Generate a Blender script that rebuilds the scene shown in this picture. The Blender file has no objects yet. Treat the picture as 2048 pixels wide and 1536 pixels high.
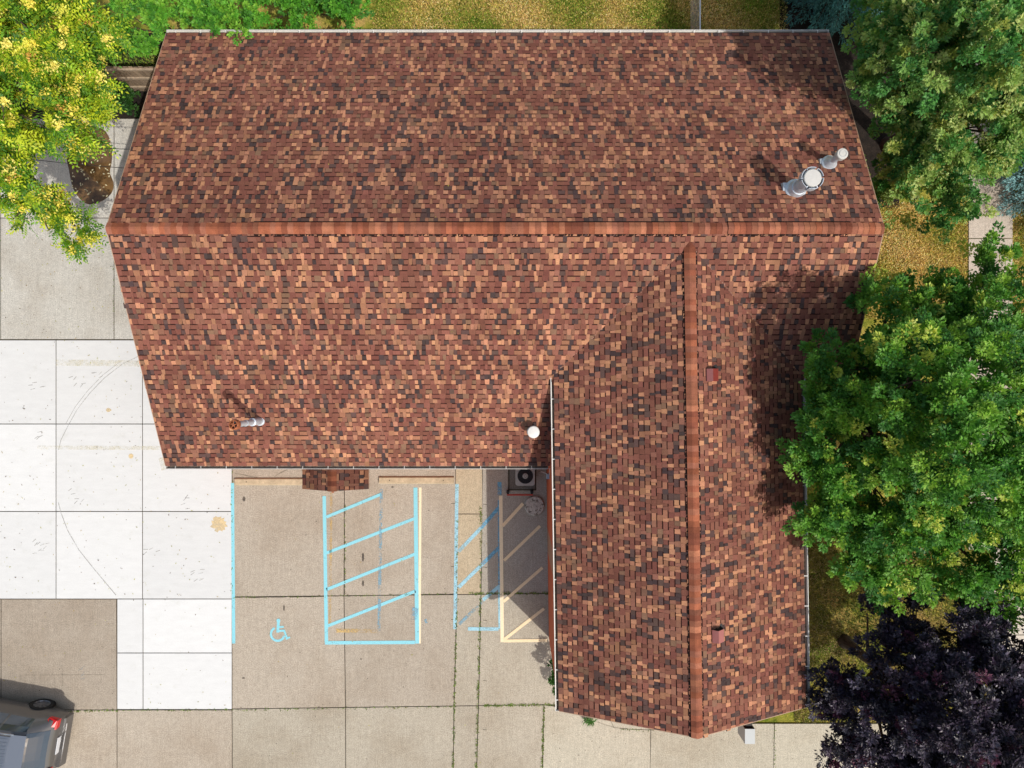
import bpy, math, random
import numpy as np
from mathutils import Vector, Matrix
R = math.radians
rnd = random.Random(7)
rng = np.random.default_rng(11)
S = bpy.context.scene
COL = S.collection

# ------------------------------------------------------------------ camera, light, exposure
H = 22.9                      # camera height above the paving (m)
F = 1440.0                    # focal length in pixels of the 2048-wide picture
cam = bpy.data.objects.new('camera', bpy.data.cameras.new('camera')); COL.objects.link(cam)
cam.data.sensor_width = 36; cam.data.lens = F/2048*36
cam.location = (0, 0, H); cam.rotation_euler = (0, 0, 0)
cam.data.clip_start = 0.1; cam.data.clip_end = 2000
S.camera = cam
S.render.resolution_x = 1024; S.render.resolution_y = 768
SUN = Vector((0.51, -0.505, 1.0)).normalized()
w = bpy.data.worlds.new('World'); S.world = w; w.use_nodes = True
nt = w.node_tree; bg = nt.nodes['Background']
sky = nt.nodes.new('ShaderNodeTexSky'); sky.sky_type = 'NISHITA'; sky.sun_disc = False
sky.sun_elevation = math.asin(SUN.z); sky.sun_rotation = math.atan2(SUN.x, SUN.y)
sky.air_density = 1.0; sky.dust_density = 2.0; sky.ozone_density = 0.6
tw_ = nt.nodes.new('ShaderNodeMix'); tw_.data_type = 'RGBA'; tw_.blend_type = 'MULTIPLY'; tw_.inputs[0].default_value = 1; tw_.inputs[7].default_value = (1.14, 1.0, .82, 1)
nt.links.new(sky.outputs[0], tw_.inputs[6]); nt.links.new(tw_.outputs[2], bg.inputs[0]); bg.inputs[1].default_value = 0.15
sl = bpy.data.lights.new('sun', 'SUN'); sl.energy = 2.7; sl.angle = R(0.55); sl.color = (1.0, 0.955, 0.88)
so = bpy.data.objects.new('sun', sl); COL.objects.link(so)
so.rotation_euler = SUN.to_track_quat('Z', 'Y').to_euler()
S.view_settings.view_transform = 'Standard'; S.view_settings.look = 'None'
S.view_settings.exposure = 0.26; S.view_settings.gamma = 1

def P(px, py, z=0.0):
    D = H - z
    return Vector(((px-1024)*D/F, (768-py)*D/F, z))

# ------------------------------------------------------------------ helpers
def srgb(r, g, b):
    f = lambda c: (c/255/12.92) if c/255 <= .04045 else ((c/255+.055)/1.055)**2.4
    return (f(r), f(g), f(b))

def tag(o, label=None, cat=None, group=None, kind=None):
    if label: o['label'] = label
    if cat: o['category'] = cat
    if group: o['group'] = group
    if kind: o['kind'] = kind
    return o

def empty(name, loc=(0, 0, 0), label=None, cat=None, group=None, rz=0):
    o = bpy.data.objects.new(name, None); COL.objects.link(o)
    o.location = loc; o.rotation_euler = (0, 0, rz); o.empty_display_size = .2
    return tag(o, label, cat, group)

class MB:
    """collects polygons with a colour each, links them as one mesh"""
    def __init__(s): s.v = []; s.f = []; s.c = []
    def poly(s, pts, col=(1, 1, 1)):
        n = len(s.v); s.v += [tuple(p) for p in pts]
        s.f.append(tuple(range(n, n+len(pts)))); s.c.append(col)
    def box(s, x0, x1, y0, y1, z0, z1, col=(1, 1, 1), M=None, top=None):
        t = top or 0
        p = [Vector(q) for q in ((x0, y0, z0), (x1, y0, z0), (x1, y1, z0), (x0, y1, z0),
             (x0+t, y0+t, z1), (x1-t, y0+t, z1), (x1-t, y1-t, z1), (x0+t, y1-t, z1))]
        if M: p = [M @ q for q in p]
        n = len(s.v); s.v += [tuple(q) for q in p]
        for f in ((0, 3, 2, 1), (4, 5, 6, 7), (0, 1, 5, 4), (1, 2, 6, 5), (2, 3, 7, 6), (3, 0, 4, 7)):
            s.f.append(tuple(n+i for i in f)); s.c.append(col)
    def tube(s, pts, rad, n=8, col=(1, 1, 1), cap=True):
        pts = [Vector(p) for p in pts]
        if not hasattr(rad, '__len__'): rad = [rad]*len(pts)
        base = len(s.v)
        for i, p in enumerate(pts):
            d = (pts[min(i+1, len(pts)-1)]-pts[max(i-1, 0)])
            d = d.normalized() if d.length > 1e-6 else Vector((0, 0, 1))
            a = d.cross(Vector((0, 1, 0)) if abs(d.y) < .9 else Vector((1, 0, 0))).normalized(); b = d.cross(a)
            for k in range(n):
                t = 2*math.pi*k/n
                s.v.append(tuple(p+(a*math.cos(t)+b*math.sin(t))*rad[i]))
        for i in range(len(pts)-1):
            for k in range(n):
                q = base+i*n
                s.f.append((q+k, q+(k+1) % n, q+n+(k+1) % n, q+n+k)); s.c.append(col)
        if cap:
            s.f.append(tuple(base+k for k in reversed(range(n)))); s.c.append(col)
            s.f.append(tuple(base+(len(pts)-1)*n+k for k in range(n))); s.c.append(col)
    def lathe(s, prof, c=(0, 0, 0), n=24, col=(1, 1, 1)):
        base = len(s.v)
        for r, z in prof:
            for k in range(n):
                t = 2*math.pi*k/n; s.v.append((c[0]+r*math.cos(t), c[1]+r*math.sin(t), c[2]+z))
        for i in range(len(prof)-1):
            for k in range(n):
                q = base+i*n
                s.f.append((q+k, q+(k+1) % n, q+n+(k+1) % n, q+n+k)); s.c.append(col)
    def build(s, name, mat, parent=None, smooth=False, loc=None):
        me = bpy.data.meshes.new(name)
        me.from_pydata(s.v, [], s.f)
        a = me.color_attributes.new('Col', 'FLOAT_COLOR', 'CORNER')
        arr = np.ones((len(me.loops), 4), dtype=np.float32); k = 0
        cols = np.array([c[:3] for c in s.c], dtype=np.float32).reshape(-1, 3)
        ln = np.array([len(f) for f in s.f])
        arr[:, :3] = np.repeat(cols, ln, axis=0)
        a.data.foreach_set('color', arr.ravel())
        if smooth: me.polygons.foreach_set('use_smooth', [True]*len(me.polygons))
        me.materials.append(mat)
        o = bpy.data.objects.new(name, me); COL.objects.link(o)
        if parent is not None: o.parent = parent
        if loc is not None: o.location = loc
        return o

def np_mesh(name, verts, tris, vcol, mat, parent=None):
    me = bpy.data.meshes.new(name)
    n = len(verts); m = len(tris); k = tris.shape[1]
    me.vertices.add(n); me.vertices.foreach_set('co', verts.astype(np.float32).ravel())
    me.loops.add(m*k); me.loops.foreach_set('vertex_index', tris.astype(np.int32).ravel())
    me.polygons.add(m); me.polygons.foreach_set('loop_start', np.arange(0, m*k, k, dtype=np.int32))
    me.update(calc_edges=True)
    a = me.color_attributes.new('Col', 'FLOAT_COLOR', 'POINT')
    c = np.ones((n, 4), dtype=np.float32); c[:, :3] = vcol
    a.data.foreach_set('color', c.ravel())
    me.materials.append(mat)
    o = bpy.data.objects.new(name, me); COL.objects.link(o)
    if parent is not None: o.parent = parent
    return o

# ------------------------------------------------------------------ materials
def mat(name, col=(.5, .5, .5), rough=.8, metal=0, attr=False, noise=None, bump=None, spec=.3, extra=None, coat=0):
    """noise: list of (scale, lo, hi, detail, stretch) multiplied into the base colour"""
    m = bpy.data.materials.new(name); m.use_nodes = True
    t = m.node_tree; b = t.nodes['Principled BSDF']
    b.inputs['Roughness'].default_value = rough; b.inputs['Metallic'].default_value = metal
    b.inputs['Specular IOR Level'].default_value = spec
    if coat: b.inputs['Coat Weight'].default_value = coat; b.inputs['Coat Roughness'].default_value = .06
    co = t.nodes.new('ShaderNodeTexCoord').outputs['Object']
    if attr:
        src = t.nodes.new('ShaderNodeVertexColor'); src.layer_name = 'Col'; cur = src.outputs[0]
    else:
        src = t.nodes.new('ShaderNodeRGB'); src.outputs[0].default_value = (*col, 1); cur = src.outputs[0]
    if noise:
        for sc, lo, hi, det, st in noise:
            mp = t.nodes.new('ShaderNodeMapping'); mp.inputs['Scale'].default_value = st
            t.links.new(co, mp.inputs[0])
            nz = t.nodes.new('ShaderNodeTexNoise'); nz.inputs['Scale'].default_value = sc
            nz.inputs['Detail'].default_value = det; nz.inputs['Roughness'].default_value = .65
            t.links.new(mp.outputs[0], nz.inputs[0])
            mr = t.nodes.new('ShaderNodeMapRange')
            mr.inputs['From Min'].default_value = .3; mr.inputs['From Max'].default_value = .7
            mr.inputs['To Min'].default_value = lo; mr.inputs['To Max'].default_value = hi
            t.links.new(nz.outputs[0], mr.inputs[0])
            mx = t.nodes.new('ShaderNodeMix'); mx.data_type = 'RGBA'; mx.blend_type = 'MULTIPLY'
            mx.inputs[0].default_value = 1
            t.links.new(cur, mx.inputs[6]); t.links.new(mr.outputs[0], mx.inputs[7]); cur = mx.outputs[2]
    if extra: cur = extra(t, co, cur, b)
    t.links.new(cur, b.inputs['Base Color'])
    if bump:
        nz = t.nodes.new('ShaderNodeTexNoise'); nz.inputs['Scale'].default_value = bump[0]; nz.inputs['Detail'].default_value = 4
        t.links.new(co, nz.inputs[0])
        bp = t.nodes.new('ShaderNodeBump'); bp.inputs['Distance'].default_value = bump[1]; bp.inputs['Strength'].default_value = .8
        t.links.new(nz.outputs[0], bp.inputs['Height']); t.links.new(bp.outputs[0], b.inputs['Normal'])
    return m
ONE = (1, 1, 1)

def ramp(t, src, stops):
    r = t.nodes.new('ShaderNodeValToRGB'); e = r.color_ramp.elements
    while len(e) < len(stops): e.new(.5)
    for i, (p, c) in enumerate(stops):
        e[i].position = p; e[i].color = (*c, 1)
    t.links.new(src, r.inputs[0]); return r.outputs[0]
def noise_node(t, co, scale, detail=4, rough=.6, st=None):
    if st:
        mp = t.nodes.new('ShaderNodeMapping'); mp.inputs['Scale'].default_value = st; t.links.new(co, mp.inputs[0]); co = mp.outputs[0]
    n = t.nodes.new('ShaderNodeTexNoise'); n.inputs['Scale'].default_value = scale
    n.inputs['Detail'].default_value = detail; n.inputs['Roughness'].default_value = rough
    t.links.new(co, n.inputs[0]); return n.outputs[0]
def mixc(t, fac, a, b, mode='MIX'):
    mx = t.nodes.new('ShaderNodeMix'); mx.data_type = 'RGBA'; mx.blend_type = mode
    for i, v in ((0, fac), (6, a), (7, b)):
        if isinstance(v, (int, float)): mx.inputs[i].default_value = v
        elif isinstance(v, tuple): mx.inputs[i].default_value = (*v, 1)
        else: t.links.new(v, mx.inputs[i])
    return mx.outputs[2]

def old_conc_extra(t, co, cur, b):
    # brown dirt staining in patches, dark pits and pale aggregate
    st = ramp(t, noise_node(t, co, .55, 6, .62), [(.45, (0, 0, 0)), (.68, (1, 1, 1))])
    cur = mixc(t, st, cur, mixc(t, 1.0, cur, (.86, .83, .80), 'MULTIPLY'))
    pit = ramp(t, noise_node(t, co, 26, 2, .5), [(.68, (0, 0, 0)), (.72, (1, 1, 1))])
    cur = mixc(t, pit, cur, mixc(t, 1.0, cur, (.62, .58, .55), 'MULTIPLY'))
    ag = ramp(t, noise_node(t, co, 48, 2, .5), [(.60, (0, 0, 0)), (.68, (1, 1, 1))])
    return mixc(t, ag, cur, mixc(t, 1.0, cur, (1.22, 1.2, 1.16), 'MULTIPLY'))
M_old = mat('aged_concrete', attr=True, rough=.92, spec=.15,
            noise=[(30, .70, 1.28, 3, ONE), (7, .90, 1.10, 6, ONE), (3.2, .90, 1.09, 5, (9, .35, 1))],
            bump=(60, .004), extra=old_conc_extra)
def new_conc_extra(t, co, cur, b):
    st = ramp(t, noise_node(t, co, 2.2, 7, .7), [(.58, (0, 0, 0)), (.75, (1, 1, 1))])
    return mixc(t, st, cur, mixc(t, 1.0, cur, (.90, .90, .87), 'MULTIPLY'))
M_new = mat('new_concrete', attr=True, rough=.85, spec=.2, noise=[(30, .95, 1.03, 3, ONE), (2, .95, 1.03, 6, (1, 3, 1))], extra=new_conc_extra)
M_joint = mat('joint_dirt', (.06, .05, .035), .95, noise=[(9, .6, 1.5, 4, ONE)])
M_shingle = mat('asphalt_shingle', attr=True, rough=.95, spec=.12, noise=[(110, .62, 1.38, 2, ONE), (1.3, .86, 1.13, 5, ONE), (.30, .86, 1.13, 4, (1.6, .35, 1))], bump=(160, .003))
M_cap = mat('ridge_shingle', attr=True, rough=.95, spec=.12, noise=[(110, .66, 1.32, 2, ONE), (5, .78, 1.2, 5, ONE)])
M_white = mat('white_metal', (.72, .71, .68), .45, noise=[(6, .86, 1.04, 5, ONE)])
M_gut = mat('gutter_aluminium', (.52, .50, .47), .45, .2, noise=[(5, .8, 1.08, 5, ONE)])
M_gutin = mat('gutter_inside_dirt', (.10, .08, .065), .9, noise=[(14, .3, 2.6, 5, ONE)])
M_galv = mat('galvanised_steel', (.60, .67, .75), .42, .35, noise=[(9, .8, 1.1, 4, ONE)])
M_pale = mat('weathered_white_cap', (.54, .54, .52), .5, .0, noise=[(12, .93, 1.04, 4, ONE)])
M_rust = mat('rust', (.30, .10, .045), .85, noise=[(25, .5, 1.6, 4, ONE)])
M_redm = mat('red_painted_metal', (.20, .035, .028), .5, noise=[(9, .9, 1.1, 3, ONE)])
M_black = mat('matte_black', (.015, .015, .016), .6)
def brick_extra(t, co, cur, b):
    br = t.nodes.new('ShaderNodeTexBrick'); mp = t.nodes.new('ShaderNodeMapping')
    mp.inputs['Rotation'].default_value = (math.pi/2, 0, math.pi/2)
    t.links.new(co, mp.inputs[0]); t.links.new(mp.outputs[0], br.inputs[0])
    br.inputs['Color1'].default_value = (.62, .13, .05, 1); br.inputs['Color2'].default_value = (.50, .10, .04, 1)
    br.inputs['Mortar'].default_value = (.42, .22, .14, 1); br.inputs['Scale'].default_value = 1
    br.inputs['Brick Width'].default_value = .21; br.inputs['Row Height'].default_value = .075; br.inputs['Mortar Size'].default_value = .006
    return mixc(t, .25, br.outputs[0], mixc(t, 1.0, br.outputs[0], noise_node(t, co, 20), 'MULTIPLY'))
M_brick = mat('orange_brick', (.3, .1, .05), .9, extra=brick_extra)
M_siding = mat('soffit_paint', (.55, .50, .42), .7, noise=[(4, .9, 1.05, 4, ONE)])
M_wood = mat('weathered_wood', attr=True, rough=.9, noise=[(12, .7, 1.25, 5, (1, 1, .08)), (60, .85, 1.1, 2, ONE)])
M_bark = mat('bark', (.085, .06, .045), .95, noise=[(14, .5, 1.5, 5, (1, 1, .25))])
M_stop = mat('parking_block_concrete', (.50, .40, .27), .9, noise=[(6, .75, 1.15, 5, ONE), (50, .85, 1.12, 2, ONE)])
def lawn_extra(t, co, cur, b):
    a = noise_node(t, co, 1.1, 6, .65); c = noise_node(t, co, 9, 5, .7); d = noise_node(t, co, 60, 2, .6)
    g = ramp(t, a, [(.36, (.10, .17, .02)), (.5, (.30, .29, .06)), (.62, (.46, .34, .13))])
    g = mixc(t, 1.0, g, ramp(t, c, [(.3, (.6, .65, .55)), (.7, (1.3, 1.2, 1.1))]), 'MULTIPLY')
    return mixc(t, 1.0, g, ramp(t, d, [(.3, (.45, .5, .45)), (.7, (1.5, 1.4, 1.3))]), 'MULTIPLY')
M_lawn = mat('lawn_ground', (.1, .1, .05), .95, extra=lawn_extra, bump=(40, .03), spec=.1)
M_soil = mat('dark_soil', (.018, .013, .010), .95, noise=[(6, .5, 1.6, 5, ONE), (50, .6, 1.5, 3, ONE)], bump=(30, .03))

def leaf_mat(name, trans=.35, rough=.5, spec=.35, tint=(1.25, 1.35, .6)):
    m = bpy.data.materials.new(name); m.use_nodes = True; t = m.node_tree
    b = t.nodes['Principled BSDF']; b.inputs['Roughness'].default_value = rough; b.inputs['Specular IOR Level'].default_value = spec
    vc = t.nodes.new('ShaderNodeVertexColor'); vc.layer_name = 'Col'
    tr = t.nodes.new('ShaderNodeBsdfTranslucent'); ms = t.nodes.new('ShaderNodeMixShader'); ms.inputs[0].default_value = trans
    lt = mixc(t, 1.0, vc.outputs[0], tint, 'MULTIPLY')
    t.links.new(vc.outputs[0], b.inputs['Base Color']); t.links.new(lt, tr.inputs[0])
    t.links.new(b.outputs[0], ms.inputs[1]); t.links.new(tr.outputs[0], ms.inputs[2])
    t.links.new(ms.outputs[0], t.nodes['Material Output'].inputs[0]); return m
M_leaf = leaf_mat('leaf', .28); M_purple = leaf_mat('purple_leaf', .08, .42, .5); M_grass = leaf_mat('grass_blade', .3, .8, .1, (1, 1, .9)); M_needle = leaf_mat('needle', .12, .6)

def paint(name, col, wear=.45, soft=.12, scale=18):
    """worn marking paint: chips where the paint is gone"""
    m = mat(name, col, .75, noise=[(30, .88, 1.06, 4, ONE)]); t = m.node_tree
    out = t.nodes['Material Output']; b = t.nodes['Principled BSDF']
    co = t.nodes.new('ShaderNodeTexCoord').outputs['Object']
    n1 = noise_node(t, co, scale, 6, .75); n2 = noise_node(t, co, 2.2, 3, .5)
    ad = t.nodes.new('ShaderNodeMath'); ad.operation = 'MULTIPLY_ADD'; ad.inputs[1].default_value = .6
    t.links.new(n2, ad.inputs[0]); t.links.new(n1, ad.inputs[2])
    mr = t.nodes.new('ShaderNodeMapRange'); mr.inputs['From Min'].default_value = .3+wear-soft; mr.inputs['From Max'].default_value = .3+wear+soft
    t.links.new(ad.outputs[0], mr.inputs[0])
    tr = t.nodes.new('ShaderNodeBsdfTransparent'); ms = t.nodes.new('ShaderNodeMixShader')
    t.links.new(mr.outputs[0], ms.inputs[0]); t.links.new(tr.outputs[0], ms.inputs[1]); t.links.new(b.outputs[0], ms.inputs[2])
    t.links.new(ms.outputs[0], out.inputs[0]); return m
M_cyan = paint('cyan_line_paint', (.25, .60, .70), .28)
M_cyanworn = paint('worn_cyan_paint', (.34, .60, .72), .38, .16)
M_blueworn = paint('worn_blue_paint', (.16, .42, .62), .44, .16)
M_bluefaint = paint('faint_blue_paint', (.22, .42, .55), .56, .12)
M_cream = paint('cream_line_paint', (.85, .72, .50), .16)
M_creamw = paint('worn_cream_paint', (.85, .68, .44), .24)
M_ochre = paint('faint_ochre_paint', (.60, .42, .17), .55, .14)
M_yfaint = paint('faint_yellow_residue', (.70, .66, .50), .68, .35, 9)
M_scuff = paint('grey_scuff', (.42, .42, .40), .52, .25, 14)
M_stain = paint('ochre_stain', (.66, .52, .30), .38, .22, 12)

# ------------------------------------------------------------------ ground and paving
def sheet(name, pts, z, m, kind='structure'):
    b = MB(); b.poly([(p[0], p[1], z) for p in pts]); o = b.build(name, m); tag(o, kind=kind); return o
g = MB(); N = 40
g.poly([(-300, -300, -.06), (300, -300, -.06), (300, 300, -.06), (-300, 300, -.06)])
tag(g.build('ground', M_lawn), kind='structure')
q = lambda pts: [P(x, y) for x, y in pts]
sheet('paving_joint_bed', q([(-900, 236), (380, 236), (380, 900), (1306, 900), (1306, 1448), (2250, 1448), (2250, 1900), (-900, 1900)]), -.022, M_joint)
sheet('soil_bed', q([(-500, 95), (420, 60), (420, 240), (-500, 240)]), -.03, M_soil)
sheet('mulch_bed', q([(1560, -250), (1790, -250), (1800, 415), (1560, 415)]), -.03, M_soil)

GAP = .011
def slab(mb, pts, col, M=None):
    c = [P(x, y) for x, y in pts]
    ctr = sum(c, Vector())/len(c); ins = []
    n = len(c)
    for i in range(n):
        a, b_, d = c[i-1], c[i], c[(i+1) % n]
        e1 = (a-b_).normalized(); e2 = (d-b_).normalized(); s_ = (e1+e2)
        ins.append(b_+(e1+e2)*GAP*1.2)
    j = .95+rnd.random()*.1
    cc = tuple(k*j for k in col)
    tz = rnd.uniform(-.0015, .0015)
    mb.poly([(p.x, p.y, tz) for p in reversed(ins)], cc)
    for i in range(n):
        a, b_ = ins[i], ins[(i+1) % n]
        mb.poly([(a.x, a.y, tz), (b_.x, b_.y, tz), (b_.x, b_.y, -.03), (a.x, a.y, -.03)], tuple(k*.8 for k in cc))
old = MB(); new = MB()
cA = (.400, .352, .290); cB = (.39, .36, .31); cC = (.405, .368, .300); cY = (.49, .41, .29); cG = (.49, .48, .44); cL = (.56, .54, .49); cN = (.64, .655, .66); cBr = (.35, .305, .25)
X = {464: (464, 464, 464, 465), 690: (689, 688, 691, 692), 911: (911, 914, 908, 905), 963: (965, 962, 957, 950)}
Y0 = 900
def yb(x): return 1194-(x-464)*.011       # joint between first and second rows
def yc(x): return 1418-(x-464)*.0135      # joint between second and third rows
xs = [464, 690, 911, 963]
for i, x in enumerate(xs):
    a = X[x]; b_ = X[xs[i+1]] if i < 3 else (1304, 1304, 1304, 1304)
    col = cY if x == 911 else (cA if x < 900 else cB)
    if x == 911:
        slab(old, [(a[0], Y0), (b_[0], Y0), (b_[0], 1028), (a[0], 1028)], cY)
        slab(old, [(a[0], 1028), (b_[0], 1028), (b_[1], yb(b_[1])), (a[1], yb(a[1]))], cY)
    else: slab(old, [(a[0], Y0), (b_[0], Y0), (b_[1], yb(b_[1])), (a[1], yb(a[1]))], col)
    slab(old, [(a[1], yb(a[1])), (b_[1], yb(b_[1])), (b_[2], yc(b_[2])), (a[2], yc(a[2]))], cC if x >= 911 else cA)
for x0, x1, x2, x3 in ((-232, 3, 3, -232), (3, 234, 234, 3), (234, 464, 465, 234), (464, 691, 692, 465), (691, 908, 905, 692), (908, 957, 950, 905), (957, 1088, 1082, 950)):
    y0 = 1420 if x0 < 464 else yc(x0)
    slab(old, [(x0, y0), (x1, y0 if x0 < 464 else yc(x1)), (x2, 1650), (x3, 1650)], cA if x0 < 464 else cC)
for x0, x1 in ((1088, 1302), (1302, 1549), (1549, 1800), (1800, 2045), (2045, 2250)):
    slab(old, [(x0, 1409 if x0 < 1300 else 1447), (x1, 1409 if x1 < 1300 else 1447), (x1-3, 1650), (x0-5, 1650)], (.46, .43, .35))
for x0 in range(-930, 2100, 232): slab(old, [(x0, 1650), (x0+232, 1650), (x0+232, 1890), (x0, 1890)], cA)
for x0 in (-697, -465): slab(old, [(x0, 1198), (x0+232, 1198), (x0+232, 1650), (x0, 1650)], cA)
slab(old, [(-232, 1198), (2, 1198), (2, 1420), (-232, 1420)], cBr)
slab(old, [(2, 1198), (233, 1198), (234, 1420), (2, 1420)], cBr)
for y0, y1 in ((680, 848), (848, 1023), (1023, 1198)):
    for x0, x1 in ((-400, -230), (-230, -58), (-58, 112), (112, 285), (285, 464)):
        slab(new, [(x0, y0), (x1, y0), (x1, y1), (x0, y1)], cN)
for y0, y1 in ((1198, 1306), (1306, 1419)):
    for x0, x1 in ((234, 286), (286, 464)): slab(new, [(x0, y0), (x1, y0), (x1, y1), (x0, y1)], cN)
for x0, x1 in ((-460, -230), (-230, 1), (1, 228), (228, 380)):
    slab(old, [(x0, 436), (x1, 436), (x1, 679), (x0, 679)], cG)
    slab(old, [(x0, 237), (x1, 237), (x1, 436), (x0, 436)], cL)
tag(old.build('concrete_pavement', M_old), kind='structure')
tag(new.build('new_concrete_pavement', M_new), kind='structure')
sw = MB()
for y0, y1 in ((-220, -50), (-50, 125), (125, 300), (300, 477), (477, 655), (655, 830), (830, 1000), (1000, 1100)):
    slab(sw, [(1937, y0), (2026, y0), (2026, y1), (1937, y1)], (.50, .44, .38))
slab(sw, [(1985, 1100), (2150, 1100), (2150, 1270), (1985, 1270)], (.56, .51, .44))
slab(sw, [(1985, 1270), (2150, 1270), (2150, 1446), (1985, 1446)], (.56, .51, .44))
tag(sw.build('sidewalk', M_old), kind='structure')

# cracks, saw cuts and expansion ticks
ck = MB()
def strip(mb, pts, w0, z, col=(1, 1, 1), jit=0, taper=False):
    pp = [P(x, y) for x, y in pts]
    if jit:
        q2 = []
        for a, b_ in zip(pp[:-1], pp[1:]):
            n = max(2, int((b_-a).length/.12))
            for i in range(n): q2.append(a.lerp(b_, i/n)+Vector((rnd.uniform(-jit, jit), rnd.uniform(-jit, jit), 0)))
        q2.append(pp[-1]); pp = q2
    L = []; Rr = []
    for i, p in enumerate(pp):
        d = (pp[min(i+1, len(pp)-1)]-pp[max(i-1, 0)]).normalized(); nn = Vector((-d.y, d.x, 0))
        ww = w0/2*(rnd.uniform(.6, 1.3) if jit else 1)
        L.append(p+nn*ww); Rr.append(p-nn*ww)
    for i in range(len(pp)-1):
        mb.poly([(v.x, v.y, z) for v in (Rr[i], Rr[i+1], L[i+1], L[i])], col)
for y in (1007, 1133, 1239, 1360, 1458):
    strip(ck, [(902, y), (910, y)], .016, .003); strip(ck, [(966, y+1), (974, y+2)], .016, .003)
strip(ck, [(1195, 1444), (1228, 1455), (1265, 1459), (1310, 1460)], .012, .003, jit=.006)
strip(ck, [(1228, 1455), (1222, 1444)], .01, .003, jit=.004)
strip(ck, [(470, 947), (505, 953), (520, 957)], .01, .003, jit=.006); strip(ck, [(548, 954), (562, 945), (575, 939)], .01, .003, jit=.006)
strip(ck, [(50, 1350), (210, 1349)], .006, .003, jit=.004); strip(ck, [(124, 1330), (125, 1372)], .006, .003, jit=.003)
strip(ck, [(464, 1306), (464, 1300)], .006, .003)
for x, y0, y1 in ((690, 1000, 1190),): strip(ck, [(x-1, y0), (x-1, y1)], .012, .003, jit=.008)
strip(ck, [(464, 1195), (560, 1194), (690, 1192), (800, 1190), (912, 1188)], .02, .003, jit=.01)
tag(ck.build('paving_cracks', M_joint), kind='structure')

# ------------------------------------------------------------------ painted markings (sheets 4 mm up)
def lines(name, segs, m, z=.004, jit=0):
    b = MB()
    for k, (x0, y0, x1, y1, wpx) in enumerate(segs): strip(b, [(x0, y0), (x1, y1)], wpx*H/F, z+.0012*(k % 5), jit=jit)
    return tag(b.build(name, m), kind='structure')
lines('cyan_parking_lines', [(465, 966, 467.5, 1287, 6.5), (648.5, 992, 653, 1285, 7), (831, 975, 834.5, 1287, 8), (650, 1285.5, 830, 1284.5, 7),
      (653, 1034, 763, 988, 6), (653, 1106, 829, 1037, 6), (653, 1179, 830, 1108, 6), (655, 1252, 831, 1182, 6)], M_cyan)
lines('cream_parking_lines', [(840.5, 975, 839, 1287, 5)], M_cream, .004)
lines('cream_hatch_lines', [(1001.5, 991, 1004.5, 1284, 7)], M_cream, .011)
lines('worn_cream_hatch_lines', [(1005, 1052, 1046, 1007, 6.5), (1008, 1121, 1080, 1052, 6), (1007, 1203, 1085, 1135, 6), (1008, 1279, 1088, 1217, 6), (1007, 1281.5, 1094, 1280.5, 6)], M_creamw, .012)
lines('worn_cyan_hatch_lines', [(914, 968, 910, 1258, 7), (917, 1103, 962, 1056, 7), (917, 1175, 965, 1128, 7), (999, 1170, 1000, 1258, 6), (936, 1257.5, 997, 1258, 7), (966, 1200, 999, 1172, 7)], M_cyanworn, .004)
lines('worn_blue_hatch_lines', [(999, 964, 999.5, 991, 8), (962, 1056, 998, 1015, 7), (965, 1128, 999, 1094, 7), (997.5, 1000, 998.5, 1170, 4)], M_blueworn, .004)
lines('faint_blue_lines', [(763, 978, 758, 1262, 6), (918, 1249, 966, 1202, 6), (831, 1215, 828, 1240, 12), (851, 1238, 853, 1246, 5)], M_bluefaint, .011)
lines('faint_ochre_lines', [(662.5, 985, 660, 1250, 5), (672, 1261, 755, 1262, 8)], M_ochre, .004)
lines('faint_yellow_bands', [(112, 725, 290, 727, 12), (75, 895, 320, 896, 8), (322, 915, 328, 940, 10)], M_yfaint, .004)
# access symbol
b = MB(); cyz = .0045
def arc(cx, cy, r, a0, a1, wpx, z):
    pts = [(cx+r*math.cos(R(a0+(a1-a0)*i/24)), cy-r*math.sin(R(a0+(a1-a0)*i/24))) for i in range(25)]
    strip(b, pts, wpx*H/F, z)
arc(555.5, 1268, 13.5, 118, 345, 4.5, cyz)
strip(b, [(557, 1244), (555.5, 1265)], 5.5*H/F, cyz+.001); strip(b, [(557, 1254), (567.5, 1253.5)], 3.6*H/F, cyz+.002)
strip(b, [(553, 1262), (570, 1261)], 4.2*H/F, cyz+.003); strip(b, [(568, 1260), (574.5, 1277)], 4*H/F, cyz+.004); strip(b, [(572, 1278), (580, 1274)], 3.6*H/F, cyz+.005)
hc = P(557, 1241); b.poly([(hc.x+.062*math.cos(t*math.pi/8), hc.y+.062*math.sin(t*math.pi/8), cyz+.006) for t in range(16)])
tag(b.build('accessible_parking_symbol', M_cyan), kind='structure')
# scuffs and stains on the new slabs
b = MB()
arcp = [(278, 712), (245, 728), (210, 755), (180, 786), (155, 818), (136, 852), (122, 880), (117, 900)]
strip(b, arcp, .022, .0042); strip(b, [(x-4, y-5) for x, y in arcp[1:6]], .018, .0046)
strip(b, [(117, 1005), (122, 1025), (135, 1060), (158, 1100), (190, 1140), (232, 1190)], .03, .0044)
for cx, cy, n in ((78, 1095, 9), (68, 775, 5), (80, 877, 4), (150, 995, 5), (190, 757, 5), (395, 1150, 6), (170, 1345, 5), (150, 768, 5), (375, 1005, 5), (300, 1112, 4)):
    for _ in range(n):
        x, y = cx+rnd.uniform(-14, 14), cy+rnd.uniform(-14, 14); a = rnd.uniform(0, .9)
        strip(b, [(x, y), (x+9*math.cos(a), y-9*math.sin(a))], .022, .0050+rnd.random()*.002)
tag(b.build('tyre_scuffs', M_scuff), kind='structure')
b = MB()
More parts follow.
